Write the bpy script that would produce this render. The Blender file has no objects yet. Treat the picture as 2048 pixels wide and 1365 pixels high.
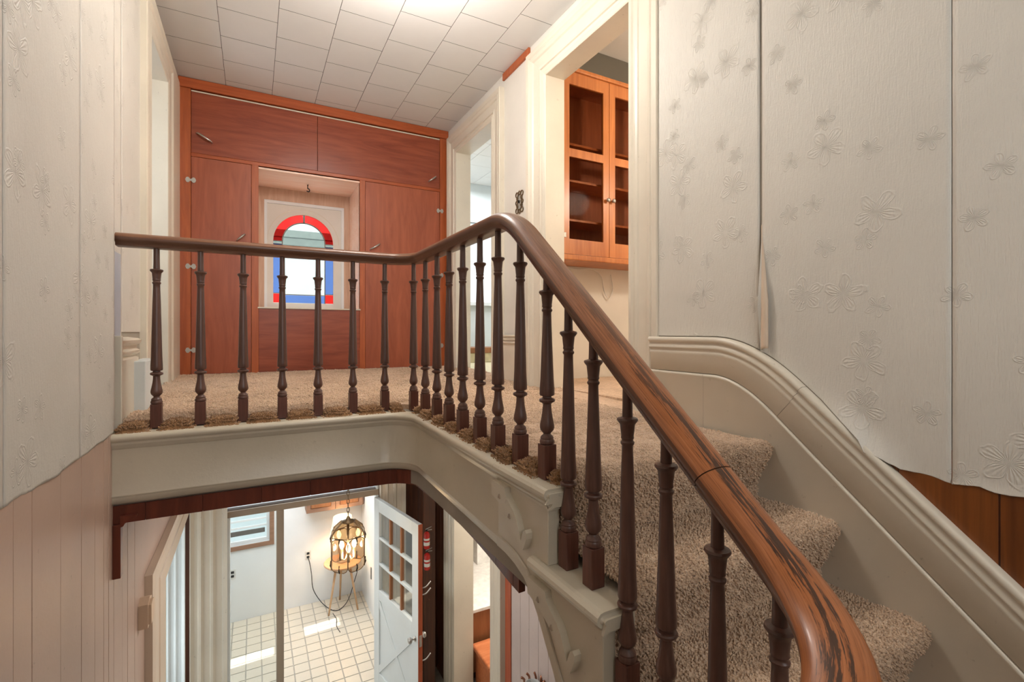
import bpy, bmesh, math, random
import numpy as np
from mathutils import Vector, Matrix, noise

random.seed(7); np.random.seed(7)
S = bpy.context.scene
C = S.collection
PI = math.pi

# ------------------------------------------------------------------ camera
cam_d = bpy.data.cameras.new('camera'); cam = bpy.data.objects.new('camera', cam_d); C.objects.link(cam)
cam.location = (0, 0, 0.42); cam.rotation_euler = (PI/2, 0, -math.radians(28.18))
cam_d.sensor_width = 36; cam_d.lens = 965/2048*36; cam_d.shift_y = -17.5/2048
cam_d.clip_start = 0.02
S.camera = cam

# ------------------------------------------------------------------ world, sun, lamps, exposure
W = bpy.data.worlds.new('overcast_sky'); S.world = W; W.use_nodes = True
W.node_tree.nodes['Background'].inputs[0].default_value = (0.93, 0.97, 1.0, 1)
W.node_tree.nodes['Background'].inputs[1].default_value = 1.3
def light(name, kind, loc, energy, color=(1, 1, 1), rot=(0, 0, 0), size=None, size_y=None):
    d = bpy.data.lights.new(name, kind); d.energy = energy; d.color = color
    if kind == 'AREA':
        d.shape = 'RECTANGLE'; d.size = size; d.size_y = size_y or size
    elif kind == 'POINT': d.shadow_soft_size = size or 0.06
    elif kind == 'SUN': d.angle = math.radians(size or 0.8)
    o = bpy.data.objects.new(name, d); C.objects.link(o); o.location = loc; o.rotation_euler = rot
    return o
# sun from the left of the porch, 45 degrees high
sun = light('sun', 'SUN', (-6, 6, 6), 7.0, (1, 0.95, 0.86), size=0.6)
sun.rotation_euler = Vector((1, 0.06, -1.0)).to_track_quat('-Z', 'Y').to_euler()
# added fill light behind the photographer, outside an unseen opening
light('stair_fill_light', 'AREA', (0.6, -1.32, 1.35), 11, (1, 0.98, 0.95), (PI/2, 0, 0), 1.3, 1.5)
light('far_window_daylight', 'AREA', (0.45, 5.95, 2.7), 85, (0.9, 0.95, 1), (math.radians(-48), 0, 0), 1.0, 0.7)
light('porch_daylight', 'AREA', (0.4, 6.0, -0.75), 30, (0.95, 0.98, 1), (0, 0, 0), 1.3, 1.5)
light('side_room_daylight', 'AREA', (2.4, 5.0, 2.3), 25, (0.92, 0.96, 1), (0, 0, 0), 0.9, 1.2)
light('left_room_daylight', 'AREA', (-1.3, 3.2, 1.5), 9, (0.85, 0.93, 1), (0, math.radians(-90), 0), 0.8, 1.4)
light('kitchen_lamp', 'POINT', (2.95, 1.7, 1.75), 30, (1, 0.86, 0.70), size=0.12)
light('lower_room_daylight', 'AREA', (-1.4, 4.2, -2.0), 14, (0.9, 0.97, 1), (0, math.radians(-90), 0), 0.9, 1.6)
light('lower_kitchen_light', 'AREA', (2.6, 4.3, -0.9), 26, (1, 0.93, 0.84), (0, 0, 0), 0.8, 0.8)
light('lower_hall_light', 'AREA', (0.55, 3.2, -0.42), 10, (1, 0.95, 0.88), (0, 0, 0), 0.7, 0.9)
S.view_settings.view_transform = 'Standard'; S.view_settings.look = 'None'
S.view_settings.exposure = 0.55; S.view_settings.gamma = 1; S.view_settings.use_curve_mapping = False

# ------------------------------------------------------------------ materials
def lin(r, g, b):
    f = lambda c: (c/255)/12.92 if c/255 <= 0.04045 else ((c/255+0.055)/1.055)**2.4
    return (f(r), f(g), f(b), 1)
class NT:
    def __init__(s, name):
        s.m = bpy.data.materials.new(name); s.m.use_nodes = True; s.t = s.m.node_tree; s.n = s.t.nodes
        s.b = s.n['Principled BSDF']; s.out = s.n['Material Output']
    def new(s, kind, **kw):
        n = s.n.new(kind)
        for k, v in kw.items(): setattr(n, k, v)
        return n
    def link(s, a, b): s.t.links.new(a, b)
    def math(s, op, a, b=None, c=None):
        n = s.new('ShaderNodeMath', operation=op)
        for i, v in enumerate((a, b, c)):
            if v is None: continue
            if isinstance(v, (int, float)): n.inputs[i].default_value = v
            else: s.link(v, n.inputs[i])
        return n.outputs[0]
    def coord(s, kind='Object', scale=(1, 1, 1)):
        tc = s.new('ShaderNodeTexCoord'); mp = s.new('ShaderNodeMapping'); mp.inputs['Scale'].default_value = scale
        s.link(tc.outputs[kind], mp.inputs[0]); return mp.outputs[0]
    def noise(s, vec, scale, detail=4, rough=0.55, dist=0.0):
        n = s.new('ShaderNodeTexNoise'); n.inputs['Scale'].default_value = scale; n.inputs['Detail'].default_value = detail
        n.inputs['Roughness'].default_value = rough; n.inputs['Distortion'].default_value = dist
        s.link(vec, n.inputs['Vector']); return n.outputs[0]
    def ramp(s, fac, stops):
        n = s.new('ShaderNodeValToRGB'); e = n.color_ramp.elements
        while len(e) < len(stops): e.new(0.5)
        for i, (p, c) in enumerate(stops): e[i].position = p; e[i].color = c
        s.link(fac, n.inputs[0]); return n.outputs[0]
    def mix(s, fac, a, b):
        n = s.new('ShaderNodeMix', data_type='RGBA')
        if isinstance(fac, (int, float)): n.inputs[0].default_value = fac
        else: s.link(fac, n.inputs[0])
        for i, v in ((6, a), (7, b)):
            if isinstance(v, tuple): n.inputs[i].default_value = v
            else: s.link(v, n.inputs[i])
        return n.outputs[2]
    def bump(s, h, strength=0.2, dist=0.01):
        n = s.new('ShaderNodeBump'); n.inputs['Strength'].default_value = strength; n.inputs['Distance'].default_value = dist
        s.link(h, n.inputs['Height']); s.link(n.outputs[0], s.b.inputs['Normal'])
    def base(s, c):
        if isinstance(c, tuple): s.b.inputs['Base Color'].default_value = c
        else: s.link(c, s.b.inputs['Base Color'])
    def rough(s, r): s.b.inputs['Roughness'].default_value = r

def paint(name, rgb, rough=0.45, var=0.10, dirt=None, bump=0.12):
    t = NT(name); v = t.coord('Object')
    n = t.noise(v, 2.3, 5); k = 1-var
    c = t.ramp(n, [(0.3, lin(*[x*k for x in rgb])), (0.7, lin(*rgb))])
    if dirt:
        d = t.noise(v, 34, 5, 0.65); m = t.ramp(d, [(0.66, (0, 0, 0, 1)), (0.74, (1, 1, 1, 1))])
        c = t.mix(t.math('MULTIPLY', m, dirt), c, lin(96, 78, 58))
    t.base(c); t.rough(rough); t.bump(t.noise(v, 60, 3), bump, 0.004)
    return t.m
def wood(name, a, b, axis='z', scale=6, stretch=0.08, rough=0.4, streak=1.6, bump=0.1, figure=0.0):
    t = NT(name); sc = {'x': (stretch, 1, 1), 'y': (1, stretch, 1), 'z': (1, 1, stretch)}[axis]
    v = t.coord('Object', sc); n = t.noise(v, scale*3, 6, 0.6, streak)
    f = t.noise(v, scale*14, 3, 0.5)
    g = t.math('ADD', t.math('MULTIPLY', n, 0.75), t.math('MULTIPLY', f, 0.25))
    t.base(t.ramp(g, [(0.32, lin(*a)), (0.66, lin(*b))])); t.rough(rough); t.bump(g, bump, 0.003)
    return t.m
def flat(name, rgb, rough=0.5, metal=0.0):
    t = NT(name); v = t.coord('Object'); n = t.noise(v, 18, 3)
    t.base(t.ramp(n, [(0.3, lin(*[x*0.9 for x in rgb])), (0.7, lin(*rgb))])); t.rough(rough); t.b.inputs['Metallic'].default_value = metal
    return t.m
def tinted_glass(name, rgb, gloss=0.08, milky=0.0, fres=0.35):
    t = NT(name); tr = t.new('ShaderNodeBsdfTransparent'); tr.inputs[0].default_value = tuple(c**0.5 for c in lin(*rgb)[:3])+(1,)
    gl = t.new('ShaderNodeBsdfGlossy'); gl.inputs['Roughness'].default_value = 0.05
    fr = t.new('ShaderNodeLayerWeight'); fr.inputs[0].default_value = 0.25
    mx = t.new('ShaderNodeMixShader'); t.link(t.math('ADD', t.math('MULTIPLY', fr.outputs[0], fres), gloss*0.5), mx.inputs[0])
    sh = tr.outputs[0]
    if milky > 0:
        df = t.new('ShaderNodeBsdfTranslucent'); df.inputs[0].default_value = lin(*rgb)
        m2 = t.new('ShaderNodeMixShader'); m2.inputs[0].default_value = milky
        t.link(tr.outputs[0], m2.inputs[1]); t.link(df.outputs[0], m2.inputs[2]); sh = m2.outputs[0]
    t.link(sh, mx.inputs[1]); t.link(gl.outputs[0], mx.inputs[2]); t.link(mx.outputs[0], t.out.inputs[0])
    return t.m
def emit(name, rgb, strength):
    t = NT(name); t.base(lin(*rgb)); t.b.inputs['Emission Color'].default_value = lin(*rgb); t.b.inputs['Emission Strength'].default_value = strength
    return t.m
def wallpaper(name, rgb):
    # embossed paper: fine vertical ribs with scattered five-petalled flowers and leaves
    t = NT(name); tc = t.new('ShaderNodeTexCoord'); sx = t.new('ShaderNodeSeparateXYZ'); t.link(tc.outputs['Object'], sx.inputs[0])
    cb = t.new('ShaderNodeCombineXYZ'); t.link(sx.outputs[1], cb.inputs[0]); t.link(sx.outputs[2], cb.inputs[1])
    vec = cb.outputs[0]
    ribs_c = t.new('ShaderNodeMapping'); ribs_c.inputs['Scale'].default_value = (1, 0.12, 1); t.link(vec, ribs_c.inputs[0])
    ribs = t.noise(ribs_c.outputs[0], 230, 2)
    wob = t.noise(vec, 26, 2)
    hs = None
    for sc, off, rad in ((4.4, 0.0, 0.056), (6.4, 3.7, 0.030)):
        mp = t.new('ShaderNodeMapping'); mp.inputs['Location'].default_value = (off, off*0.6, 0); t.link(vec, mp.inputs[0])
        vo = t.new('ShaderNodeTexVoronoi', voronoi_dimensions='2D'); vo.inputs['Scale'].default_value = sc; vo.inputs['Randomness'].default_value = 0.85
        t.link(mp.outputs[0], vo.inputs['Vector'])
        sub = t.new('ShaderNodeVectorMath', operation='SUBTRACT'); t.link(mp.outputs[0], sub.inputs[0]); t.link(vo.outputs['Position'], sub.inputs[1])
        sp = t.new('ShaderNodeSeparateXYZ'); t.link(sub.outputs[0], sp.inputs[0])
        ang = t.math('ARCTAN2', sp.outputs[1], sp.outputs[0])
        ln = t.new('ShaderNodeVectorMath', operation='LENGTH'); t.link(sub.outputs[0], ln.inputs[0])
        cs = t.new('ShaderNodeSeparateColor'); t.link(vo.outputs['Color'], cs.inputs[0])
        an = t.math('ADD', ang, t.math('MULTIPLY', cs.outputs[0], 6.28))
        pet = t.math('ABSOLUTE', t.math('COSINE', t.math('MULTIPLY', an, 2.5)))
        R = t.math('MULTIPLY', t.math('ADD', t.math('MULTIPLY', pet, 0.75), t.math('MULTIPLY', wob, 0.7)), rad)
        d = t.math('SUBTRACT', R, ln.outputs['Value'])
        inside = t.math('MULTIPLY', d, 1/ (rad*0.25)); n = t.new('ShaderNodeClamp'); t.link(inside, n.inputs[0])
        vein = t.math('MULTIPLY', t.math('SINE', t.math('MULTIPLY', an, 25)), 0.2)
        edge = t.math('SUBTRACT', 1.0, t.math('MINIMUM', t.math('MULTIPLY', t.math('ABSOLUTE', d), 1/(rad*0.10)), 1.0))
        fl = t.math('MULTIPLY', n.outputs[0], t.math('ADD', 0.30, vein)); fl = t.math('ADD', fl, t.math('MULTIPLY', edge, 0.55))
        keep = t.math('GREATER_THAN', cs.outputs[1], 0.36)
        fl = t.math('MULTIPLY', fl, keep)
        hs = fl if hs is None else t.math('ADD', hs, fl)
    h = t.math('ADD', t.math('MULTIPLY', ribs, 0.8), hs)
    h = t.math('ADD', h, t.math('MULTIPLY', t.noise(vec, 160, 3), 0.25))
    bl = t.noise(vec, 1.7, 4)
    c = t.ramp(bl, [(0.3, lin(*[x*0.955 for x in rgb])), (0.7, lin(*rgb))])
    t.base(c); t.rough(0.5); t.bump(h, 0.6, 0.0042)
    return t.m
def carpet_mat(name, a, b, c3):
    t = NT(name); v = t.coord('Object')
    n1 = t.noise(v, 210, 3, 0.7); n2 = t.noise(v, 6, 4); n3 = t.noise(v, 46, 3)
    g = t.math('ADD', t.math('MULTIPLY', n1, 0.5), t.math('ADD', t.math('MULTIPLY', n2, 0.22), t.math('MULTIPLY', n3, 0.28)))
    t.base(t.ramp(g, [(0.33, lin(*a)), (0.5, lin(*b)), (0.66, lin(*c3))])); t.rough(0.95)
    t.b.inputs['Sheen Weight'].default_value = 0.25; t.b.inputs['Specular IOR Level'].default_value = 0.1
    t.bump(n1, 0.6, 0.006)
    return t.m
def rail_mat():
    t = NT('worn_varnished_rail_wood'); tc = t.new('ShaderNodeTexCoord'); sx = t.new('ShaderNodeSeparateXYZ'); t.link(tc.outputs['UV'], sx.inputs[0])
    s_, k_ = sx.outputs[0], sx.outputs[1]         # metres along the rail, position round the profile 0..1
    mp = t.new('ShaderNodeMapping'); mp.inputs['Scale'].default_value = (4, 30, 1); t.link(tc.outputs['UV'], mp.inputs[0])
    g = t.noise(mp.outputs[0], 2.2, 6, 0.6, 0.7)
    worn = t.new('ShaderNodeMapRange'); worn.inputs[1].default_value = 2.3; worn.inputs[2].default_value = 3.2; t.link(s_, worn.inputs[0])
    dark = t.ramp(g, [(0.3, lin(96, 62, 42)), (0.7, lin(142, 96, 68))])
    lite = t.ramp(g, [(0.3, lin(122, 70, 36)), (0.5, lin(158, 94, 52)), (0.72, lin(178, 112, 70))])
    c = t.mix(worn.outputs[0], dark, lite)
    # old dark finish left in ragged streaks along the crown
    mp2 = t.new('ShaderNodeMapping'); mp2.inputs['Scale'].default_value = (9, 40, 1); t.link(tc.outputs['UV'], mp2.inputs[0])
    st = t.noise(mp2.outputs[0], 1.0, 5, 0.7, 0.4)
    cr = t.math('SUBTRACT', 1.0, t.math('MINIMUM', t.math('MULTIPLY', t.math('ABSOLUTE', t.math('SUBTRACT', k_, 0.485)), 9), 1.0))
    m = t.ramp(t.math('ADD', t.math('MULTIPLY', st, 0.9), t.math('MULTIPLY', cr, 0.22)), [(0.585, (0, 0, 0, 1)), (0.63, (1, 1, 1, 1))])
    c = t.mix(t.math('MULTIPLY', m, t.math('MULTIPLY', worn.outputs[0], 0.9)), c, lin(48, 32, 24))
    # flanks of the rail are coloured darker than the crown
    side = t.math('GREATER_THAN', t.math('ABSOLUTE', t.math('SUBTRACT', k_, 0.475)), 0.21)
    c = t.mix(t.math('MULTIPLY', side, 0.85), c, lin(92, 60, 44))
    t.base(c); t.rough(0.36); t.bump(g, 0.08, 0.002); t.b.inputs['Coat Weight'].default_value = 0.1
    return t.m

M = {}
M['cream'] = paint('cream_gloss_paint', (226, 216, 198), 0.35, 0.06, 0.35)
M['fascia'] = paint('cream_fascia_paint', (206, 195, 174), 0.30, 0.07, 0.25)
M['white'] = paint('white_wall_paint', (228, 222, 212), 0.6, 0.05)
M['porchwhite'] = paint('porch_white_paint', (236, 238, 238), 0.6, 0.04)
M['bluewhite'] = paint('pale_blue_white_paint', (222, 228, 228), 0.5, 0.04)
M['paperR'] = wallpaper('embossed_floral_wallpaper', (220, 214, 203))
M['paperL'] = wallpaper('embossed_floral_wallpaper_warm', (215, 209, 199))
M['plaster'] = paint('old_plaster', (170, 160, 145), 0.8, 0.15)
M['pink'] = paint('pinkish_board_paint', (198, 168, 150), 0.4, 0.07, 0.4)
M['lilac'] = paint('greyish_board_paint', (206, 190, 184), 0.4, 0.06, 0.4)
M['brownpanel'] = wood('brown_sheet_panelling', (98, 52, 20), (138, 78, 32), 'z', 5, 0.06, 0.35)
M['darkpanel'] = wood('dark_brown_panelling', (58, 30, 18), (92, 50, 28), 'z', 5, 0.06, 0.4)
M['tile'] = paint('ceiling_tile_white', (226, 224, 221), 0.75, 0.03, None, 0.05)
M['ply'] = wood('red_stained_plywood', (146, 73, 47), (174, 93, 62), 'z', 3.0, 0.12, 0.35, 2.4)
M['plyh'] = wood('red_stained_plywood_level_grain', (124, 55, 36), (160, 82, 54), 'x', 3.0, 0.12, 0.3, 2.6)
M['frame'] = wood('orange_stained_batten', (152, 72, 34), (186, 98, 52), 'z', 5, 0.08, 0.35)
M['frameh'] = wood('orange_stained_rail', (150, 68, 32), (182, 92, 48), 'x', 5, 0.08, 0.35)
M['pine'] = wood('pale_pink_pine', (236, 186, 158), (250, 224, 206), 'x', 5, 0.08, 0.35)
M['baluster'] = wood('dark_turned_walnut', (74, 49, 41), (110, 76, 64), 'z', 9, 0.06, 0.35)
M['balring'] = wood('dark_walnut_block', (78, 46, 37), (110, 66, 53), 'z', 9, 0.06, 0.32)
M['rail'] = rail_mat()
M['strip'] = wood('red_brown_ceiling_board', (84, 36, 22), (116, 54, 36), 'z', 5, 0.1, 0.3)
M['cab'] = wood('honey_maple', (168, 94, 44), (204, 128, 68), 'z', 4, 0.07, 0.3, 1.2)
M['cabin'] = wood('cabinet_interior_wood', (150, 84, 46), (178, 108, 66), 'z', 4, 0.07, 0.5)
M['smoke'] = tinted_glass('cabinet_glass', (206, 190, 178), 0.0, 0.0, 0.02)
M['clear'] = tinted_glass('clear_pane', (240, 246, 246), 0.05)
M['frost'] = tinted_glass('rippled_clear_pane', (214, 226, 222), 0.0, 0.03, 0.02)
M['red'] = tinted_glass('red_stained_glass', (214, 48, 44), 0.0, 0.02, 0.02)
M['blue'] = tinted_glass('blue_stained_glass', (96, 124, 186), 0.0, 0.02, 0.02)
M['amberglass'] = tinted_glass('smoky_amber_glass', (226, 210, 190), 0.12)
M['lead'] = flat('grey_lead_came', (120, 116, 110), 0.5, 0.3)
M['carpet'] = carpet_mat('beige_brown_shag', (146, 118, 94), (214, 182, 152), (240, 214, 186))
M['jute'] = carpet_mat('cut_carpet_edge', (112, 82, 56), (168, 126, 86), (204, 162, 120))
M['metal'] = flat('nickel', (196, 192, 186), 0.3, 0.9)
M['pewter'] = flat('hammered_pewter', (190, 188, 180), 0.45, 0.4)
M['black'] = flat('black_iron', (38, 32, 28), 0.45, 0.4)
M['bronze'] = flat('antique_brass_dark', (120, 98, 70), 0.5, 0.5)
M['trimbrown'] = wood('tan_brown_window_trim', (134, 98, 76), (160, 122, 98), 'x', 5, 0.1, 0.5)
M['taupe'] = paint('taupe_frame_paint', (160, 142, 122), 0.5, 0.08, 0.4)
M['vinyl'] = paint('cream_vinyl_square', (226, 216, 198), 0.35, 0.10)
M['grout'] = flat('grey_vinyl_joint', (176, 170, 158), 0.6)
M['stoolwood'] = wood('pale_beech', (190, 150, 112), (214, 178, 140), 'z', 6, 0.1, 0.45)
M['shade'] = emit('cream_lampshade', (246, 226, 190), 0.35)
M['bulb'] = emit('lit_bulb', (255, 226, 176), 22)
M['dome'] = emit('lit_opal_dome', (255, 240, 214), 2.2)
M['cord'] = flat('dark_cable', (40, 42, 44), 0.5)
M['plastic'] = flat('white_plastic', (232, 230, 224), 0.4)
M['extred'] = flat('extinguisher_red', (196, 34, 24), 0.3)
M['orangedoor'] = wood('orange_brown_door_edge', (150, 62, 30), (186, 92, 52), 'z', 5, 0.08, 0.4)
M['counter'] = flat('white_laminate', (238, 234, 226), 0.3)
M['pinebox'] = wood('orange_pine', (186, 100, 56), (220, 140, 92), 'x', 4, 0.1, 0.4)
M['oak'] = wood('oak_brown', (128, 78, 46), (164, 110, 70), 'z', 4, 0.08, 0.45)
M['tan'] = paint('tan_box_plastic', (222, 192, 162), 0.5, 0.05)
M['copper'] = flat('copper_metal', (186, 130, 104), 0.25, 0.9)
M['siding'] = flat('grey_eave_boards', (130, 136, 132), 0.8)
M['blueGrey'] = paint('blue_grey_paint', (176, 180, 190), 0.5, 0.06)
M['tanshade'] = paint('tan_paper_shaded_cream', (222, 200, 176), 0.4, 0.06, 0.3)  # tan paper back; warm shading of the cream casing put into the colour
M['gapgrey'] = flat('joint_dirt_grey', (92, 88, 82), 0.8)  # dirt-dark ceiling joints and the backing behind them
M['greygreen'] = paint('dark_grey_green', (104, 100, 90), 0.6, 0.06)
M['trimtan'] = wood('tan_window_frame', (186, 146, 118), (210, 174, 148), 'z', 5, 0.1, 0.5)
M['ink'] = flat('black_print', (40, 40, 40), 0.6)
M['amberlite'] = flat('pale_yellow_box', (222, 208, 170), 0.6)

# ------------------------------------------------------------------ mesh helpers
def obj(name, bm, mat=None, parent=None, smooth=False, loc=None):
    me = bpy.data.meshes.new(name)
    if isinstance(bm, bmesh.types.BMesh):
        bmesh.ops.recalc_face_normals(bm, faces=bm.faces); bm.to_mesh(me); bm.free()
    else: me = bm
    if mat: me.materials.clear(); me.materials.append(M[mat] if isinstance(mat, str) else mat)
    if smooth:
        for p in me.polygons: p.use_smooth = True
    o = bpy.data.objects.new(name, me); C.objects.link(o)
    if parent: o.parent = parent
    if loc: o.location = loc
    return o
def tag(o, label, cat=None, group=None, kind=None):
    o['label'] = label
    if cat: o['category'] = cat
    if group: o['group'] = group
    if kind: o['kind'] = kind
    return o
def struct(o, label, cat): return tag(o, label, cat, None, 'structure')
def empty(name, loc=(0, 0, 0)):
    o = bpy.data.objects.new(name, None); C.objects.link(o); o.location = loc; o.empty_display_size = 0.05; return o
def NB(): return bmesh.new()
def box(bm, x0, x1, y0, y1, z0, z1):
    v = [bm.verts.new((x, y, z)) for x in (x0, x1) for y in (y0, y1) for z in (z0, z1)]
    for f in ((0, 1, 3, 2), (4, 6, 7, 5), (0, 4, 5, 1), (2, 3, 7, 6), (0, 2, 6, 4), (1, 5, 7, 3)): bm.faces.new([v[i] for i in f])
    return bm
def bbox(x0, x1, y0, y1, z0, z1, bev=0.0, seg=2):
    bm = NB(); box(bm, x0, x1, y0, y1, z0, z1)
    if bev: bmesh.ops.bevel(bm, geom=bm.edges[:], offset=bev, segments=seg, affect='EDGES', profile=0.5)
    return bm
def prism(bm, pts, axis, a, b, bev=0):
    mk = {'x': lambda p, t: (t, p[0], p[1]), 'y': lambda p, t: (p[0], t, p[1]), 'z': lambda p, t: (p[0], p[1], t)}[axis]
    A = [bm.verts.new(mk(p, a)) for p in pts]; B = [bm.verts.new(mk(p, b)) for p in pts]
    bm.faces.new(A); bm.faces.new(B[::-1]); n = len(pts)
    for i in range(n): bm.faces.new((A[i], A[(i+1) % n], B[(i+1) % n], B[i]))
    return bm
def lathe(bm, prof, n=20, center=(0, 0), axis='z', cap=True):
    rings = []
    for r, z in prof:
        ring = []
        for i in range(n):
            a = 2*PI*i/n; p = (center[0]+r*math.cos(a), center[1]+r*math.sin(a), z)
            ring.append(bm.verts.new(p))
        rings.append(ring)
    for a, b in zip(rings, rings[1:]):
        for i in range(n): bm.faces.new((a[i], a[(i+1) % n], b[(i+1) % n], b[i]))
    if cap: bm.faces.new(rings[0][::-1]); bm.faces.new(rings[-1])
    return bm
def sweep(bm, prof, path, closed=True, cap=True, uv=True):
    P = [Vector(p) for p in path]; rings = []; s = 0; ss = []
    for i, p in enumerate(P):
        t = (P[min(i+1, len(P)-1)]-P[max(i-1, 0)]).normalized()
        nn = Vector((t.y, -t.x, 0)); nn = nn.normalized() if nn.length > 1e-6 else Vector((1, 0, 0)); u = nn.cross(t)
        if i: s += (P[i]-P[i-1]).length
        ss.append(s); rings.append([bm.verts.new(p+nn*a+u*b) for a, b in prof])
    n = len(prof); L = bm.loops.layers.uv.verify() if uv else None
    for j in range(len(P)-1):
        for i in range(n if closed else n-1):
            k = (i+1) % n
            f = bm.faces.new((rings[j][i], rings[j][k], rings[j+1][k], rings[j+1][i]))
            if uv:
                for lp, (a, b) in zip(f.loops, ((ss[j], i/n), (ss[j], (i+1)/n), (ss[j+1], (i+1)/n), (ss[j+1], i/n))): lp[L].uv = (a, b)
    if closed and cap: bm.faces.new(rings[0][::-1]); bm.faces.new(rings[-1])
    return bm
def tube(bm, path, r, n=8):
    P = [Vector(p) for p in path]; rings = []
    ref = Vector((0, 0, 1))
    for i, p in enumerate(P):
        t = (P[min(i+1, len(P)-1)]-P[max(i-1, 0)]).normalized()
        a = t.cross(ref)
        if a.length < 1e-3: a = t.cross(Vector((1, 0, 0)))
        a.normalize(); b = a.cross(t); rr = r[i] if isinstance(r, (list, tuple)) else r
        rings.append([bm.verts.new(p+(a*math.cos(2*PI*k/n)+b*math.sin(2*PI*k/n))*rr) for k in range(n)])
    for A, B in zip(rings, rings[1:]):
        for k in range(n): bm.faces.new((A[k], A[(k+1) % n], B[(k+1) % n], B[k]))
    bm.faces.new(rings[0][::-1]); bm.faces.new(rings[-1]); return bm
def smooth_path(pts, n=8):
    P = [Vector(p) for p in pts]; out = []
    for i in range(len(P)-1):
        p0, p1, p2, p3 = P[max(i-1, 0)], P[i], P[i+1], P[min(i+2, len(P)-1)]
        for k in range(n):
            t = k/n; out.append(0.5*((2*p1)+(p2-p0)*t+(2*p0-5*p1+4*p2-p3)*t*t+(3*p1-p0-3*p2+p3)*t**3))
    out.append(P[-1]); return out
def smin(a, b, k):
    h = max(k-abs(a-b), 0)/k; return min(a, b)-h*h*k/4
def grid_mesh(bm, rows):
    V = [[bm.verts.new(p) for p in r] for r in rows]
    for a, b in zip(V, V[1:]):
        for i in range(len(a)-1): bm.faces.new((a[i], a[i+1], b[i+1], b[i]))
    return bm
def casing(name, xw, sgn, y0, y1, zb, zt, prof, mat='cream', axis='x', parent=None):
    """moulded architrave round an opening in a wall plane; prof = [(outward offset, projection)]"""
    bm = NB(); rows = []
    prof = [(-0.012, prof[0][1]+0.002), (-0.012, prof[1][1]-0.004), (-0.006, prof[1][1])]+list(prof[1:])
    for w, p in prof:
        pts = [(y0-w, zb), (y0-w, zt+w), (y1+w, zt+w), (y1+w, zb)]
        rows.append([((xw+sgn*p, a, b) if axis == 'x' else (a, xw+sgn*p, b)) for a, b in pts])
    grid_mesh(bm, rows); return obj(name, bm, mat, parent)
def flatgrain(pts): return pts

# carpet pile: many small tufts as one mesh
def pile(name, pts, nrm, r, h, mat, parent):
    N = len(pts); pts = np.asarray(pts, float); nrm = np.asarray(nrm, float)
    nrm = nrm+np.random.normal(0, 0.24, (N, 3)); nrm /= np.linalg.norm(nrm, axis=1)[:, None]
    a = np.cross(nrm, np.random.normal(0, 1, (N, 3))); a /= np.linalg.norm(a, axis=1)[:, None]; b = np.cross(nrm, a)
    rr = (r*np.random.uniform(0.7, 1.3, N))[:, None]; hh = (h*np.random.uniform(0.6, 1.25, N))[:, None]
    V = np.empty((N, 7, 3))
    for k in range(3):
        th = 2*PI*k/3; d = a*math.cos(th)+b*math.sin(th)
        V[:, k] = pts+d*rr*0.8-nrm*hh*0.15
        V[:, 3+k] = pts+d*rr*1.05+nrm*hh*0.62
    V[:, 6] = pts+nrm*hh
    V = V.reshape(-1, 3)
    f = []
    base = (np.arange(N)*7)[:, None]
    q = np.array([[0, 1, 4], [0, 4, 3], [1, 2, 5], [1, 5, 4], [2, 0, 3], [2, 3, 5], [3, 4, 6], [4, 5, 6], [5, 3, 6]])
    F = (base[:, None, :]+q[None, :, :]).reshape(-1, 3)
    me = bpy.data.meshes.new(name); me.vertices.add(len(V)); me.vertices.foreach_set('co', V.ravel())
    me.loops.add(F.size); me.loops.foreach_set('vertex_index', F.ravel().astype(np.int32))
    me.polygons.add(len(F)); me.polygons.foreach_set('loop_start', (np.arange(len(F))*3).astype(np.int32)); me.polygons.foreach_set('loop_total', np.full(len(F), 3, np.int32))
    me.update(); me.validate()
    o = obj(name, me, mat, parent); o['kind'] = 'stuff'; return o

# ------------------------------------------------------------------ key dimensions (metres, landing floor near the stairs = 0)
ZC = 2.405            # ceiling
XL, XL2 = -0.49, -0.53
XR, XRS = 1.70, 1.67  # hall wall, stair wall
YF = 4.52             # panelled end of the landing
RISE, RUN, Y0 = 0.21, 0.232, 1.10
LOW = -3.2            # lower floor
FL = lambda y: 0.0205*(max(y, 1.40)-1.40)      # the old floor rises a little towards the far end
CARP = 0.022

# ================================================================== SETTING, upper floor
def arcpts(cx, cy, r, a0, a1, n):
    return [(cx+r*math.cos(math.radians(a0+(a1-a0)*i/n)), cy+r*math.sin(math.radians(a0+(a1-a0)*i/n))) for i in range(n+1)]
# landing slab with its quarter-round inside corner
edge = [(XL2, 2.42)] + arcpts(0.56, 2.27, 0.15, 90, 0, 10) + [(0.71, Y0+0.075)]
bm = NB(); pts = edge + [(XR+0.13, Y0+0.075), (XR+0.13, YF), (XL2, YF)]
A = [bm.verts.new((x, y, FL(y)-0.004)) for x, y in pts]; B = [bm.verts.new((x, y, -0.33)) for x, y in pts]
bm.faces.new(A); bm.faces.new(B[::-1])
for i in range(len(pts)): bm.faces.new((A[i], A[(i+1) % len(pts)], B[(i+1) % len(pts)], B[i]))
floor = struct(obj('floor', bm, 'plaster'), 'upper landing floor carpeted in beige brown shag', 'floor')
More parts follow.
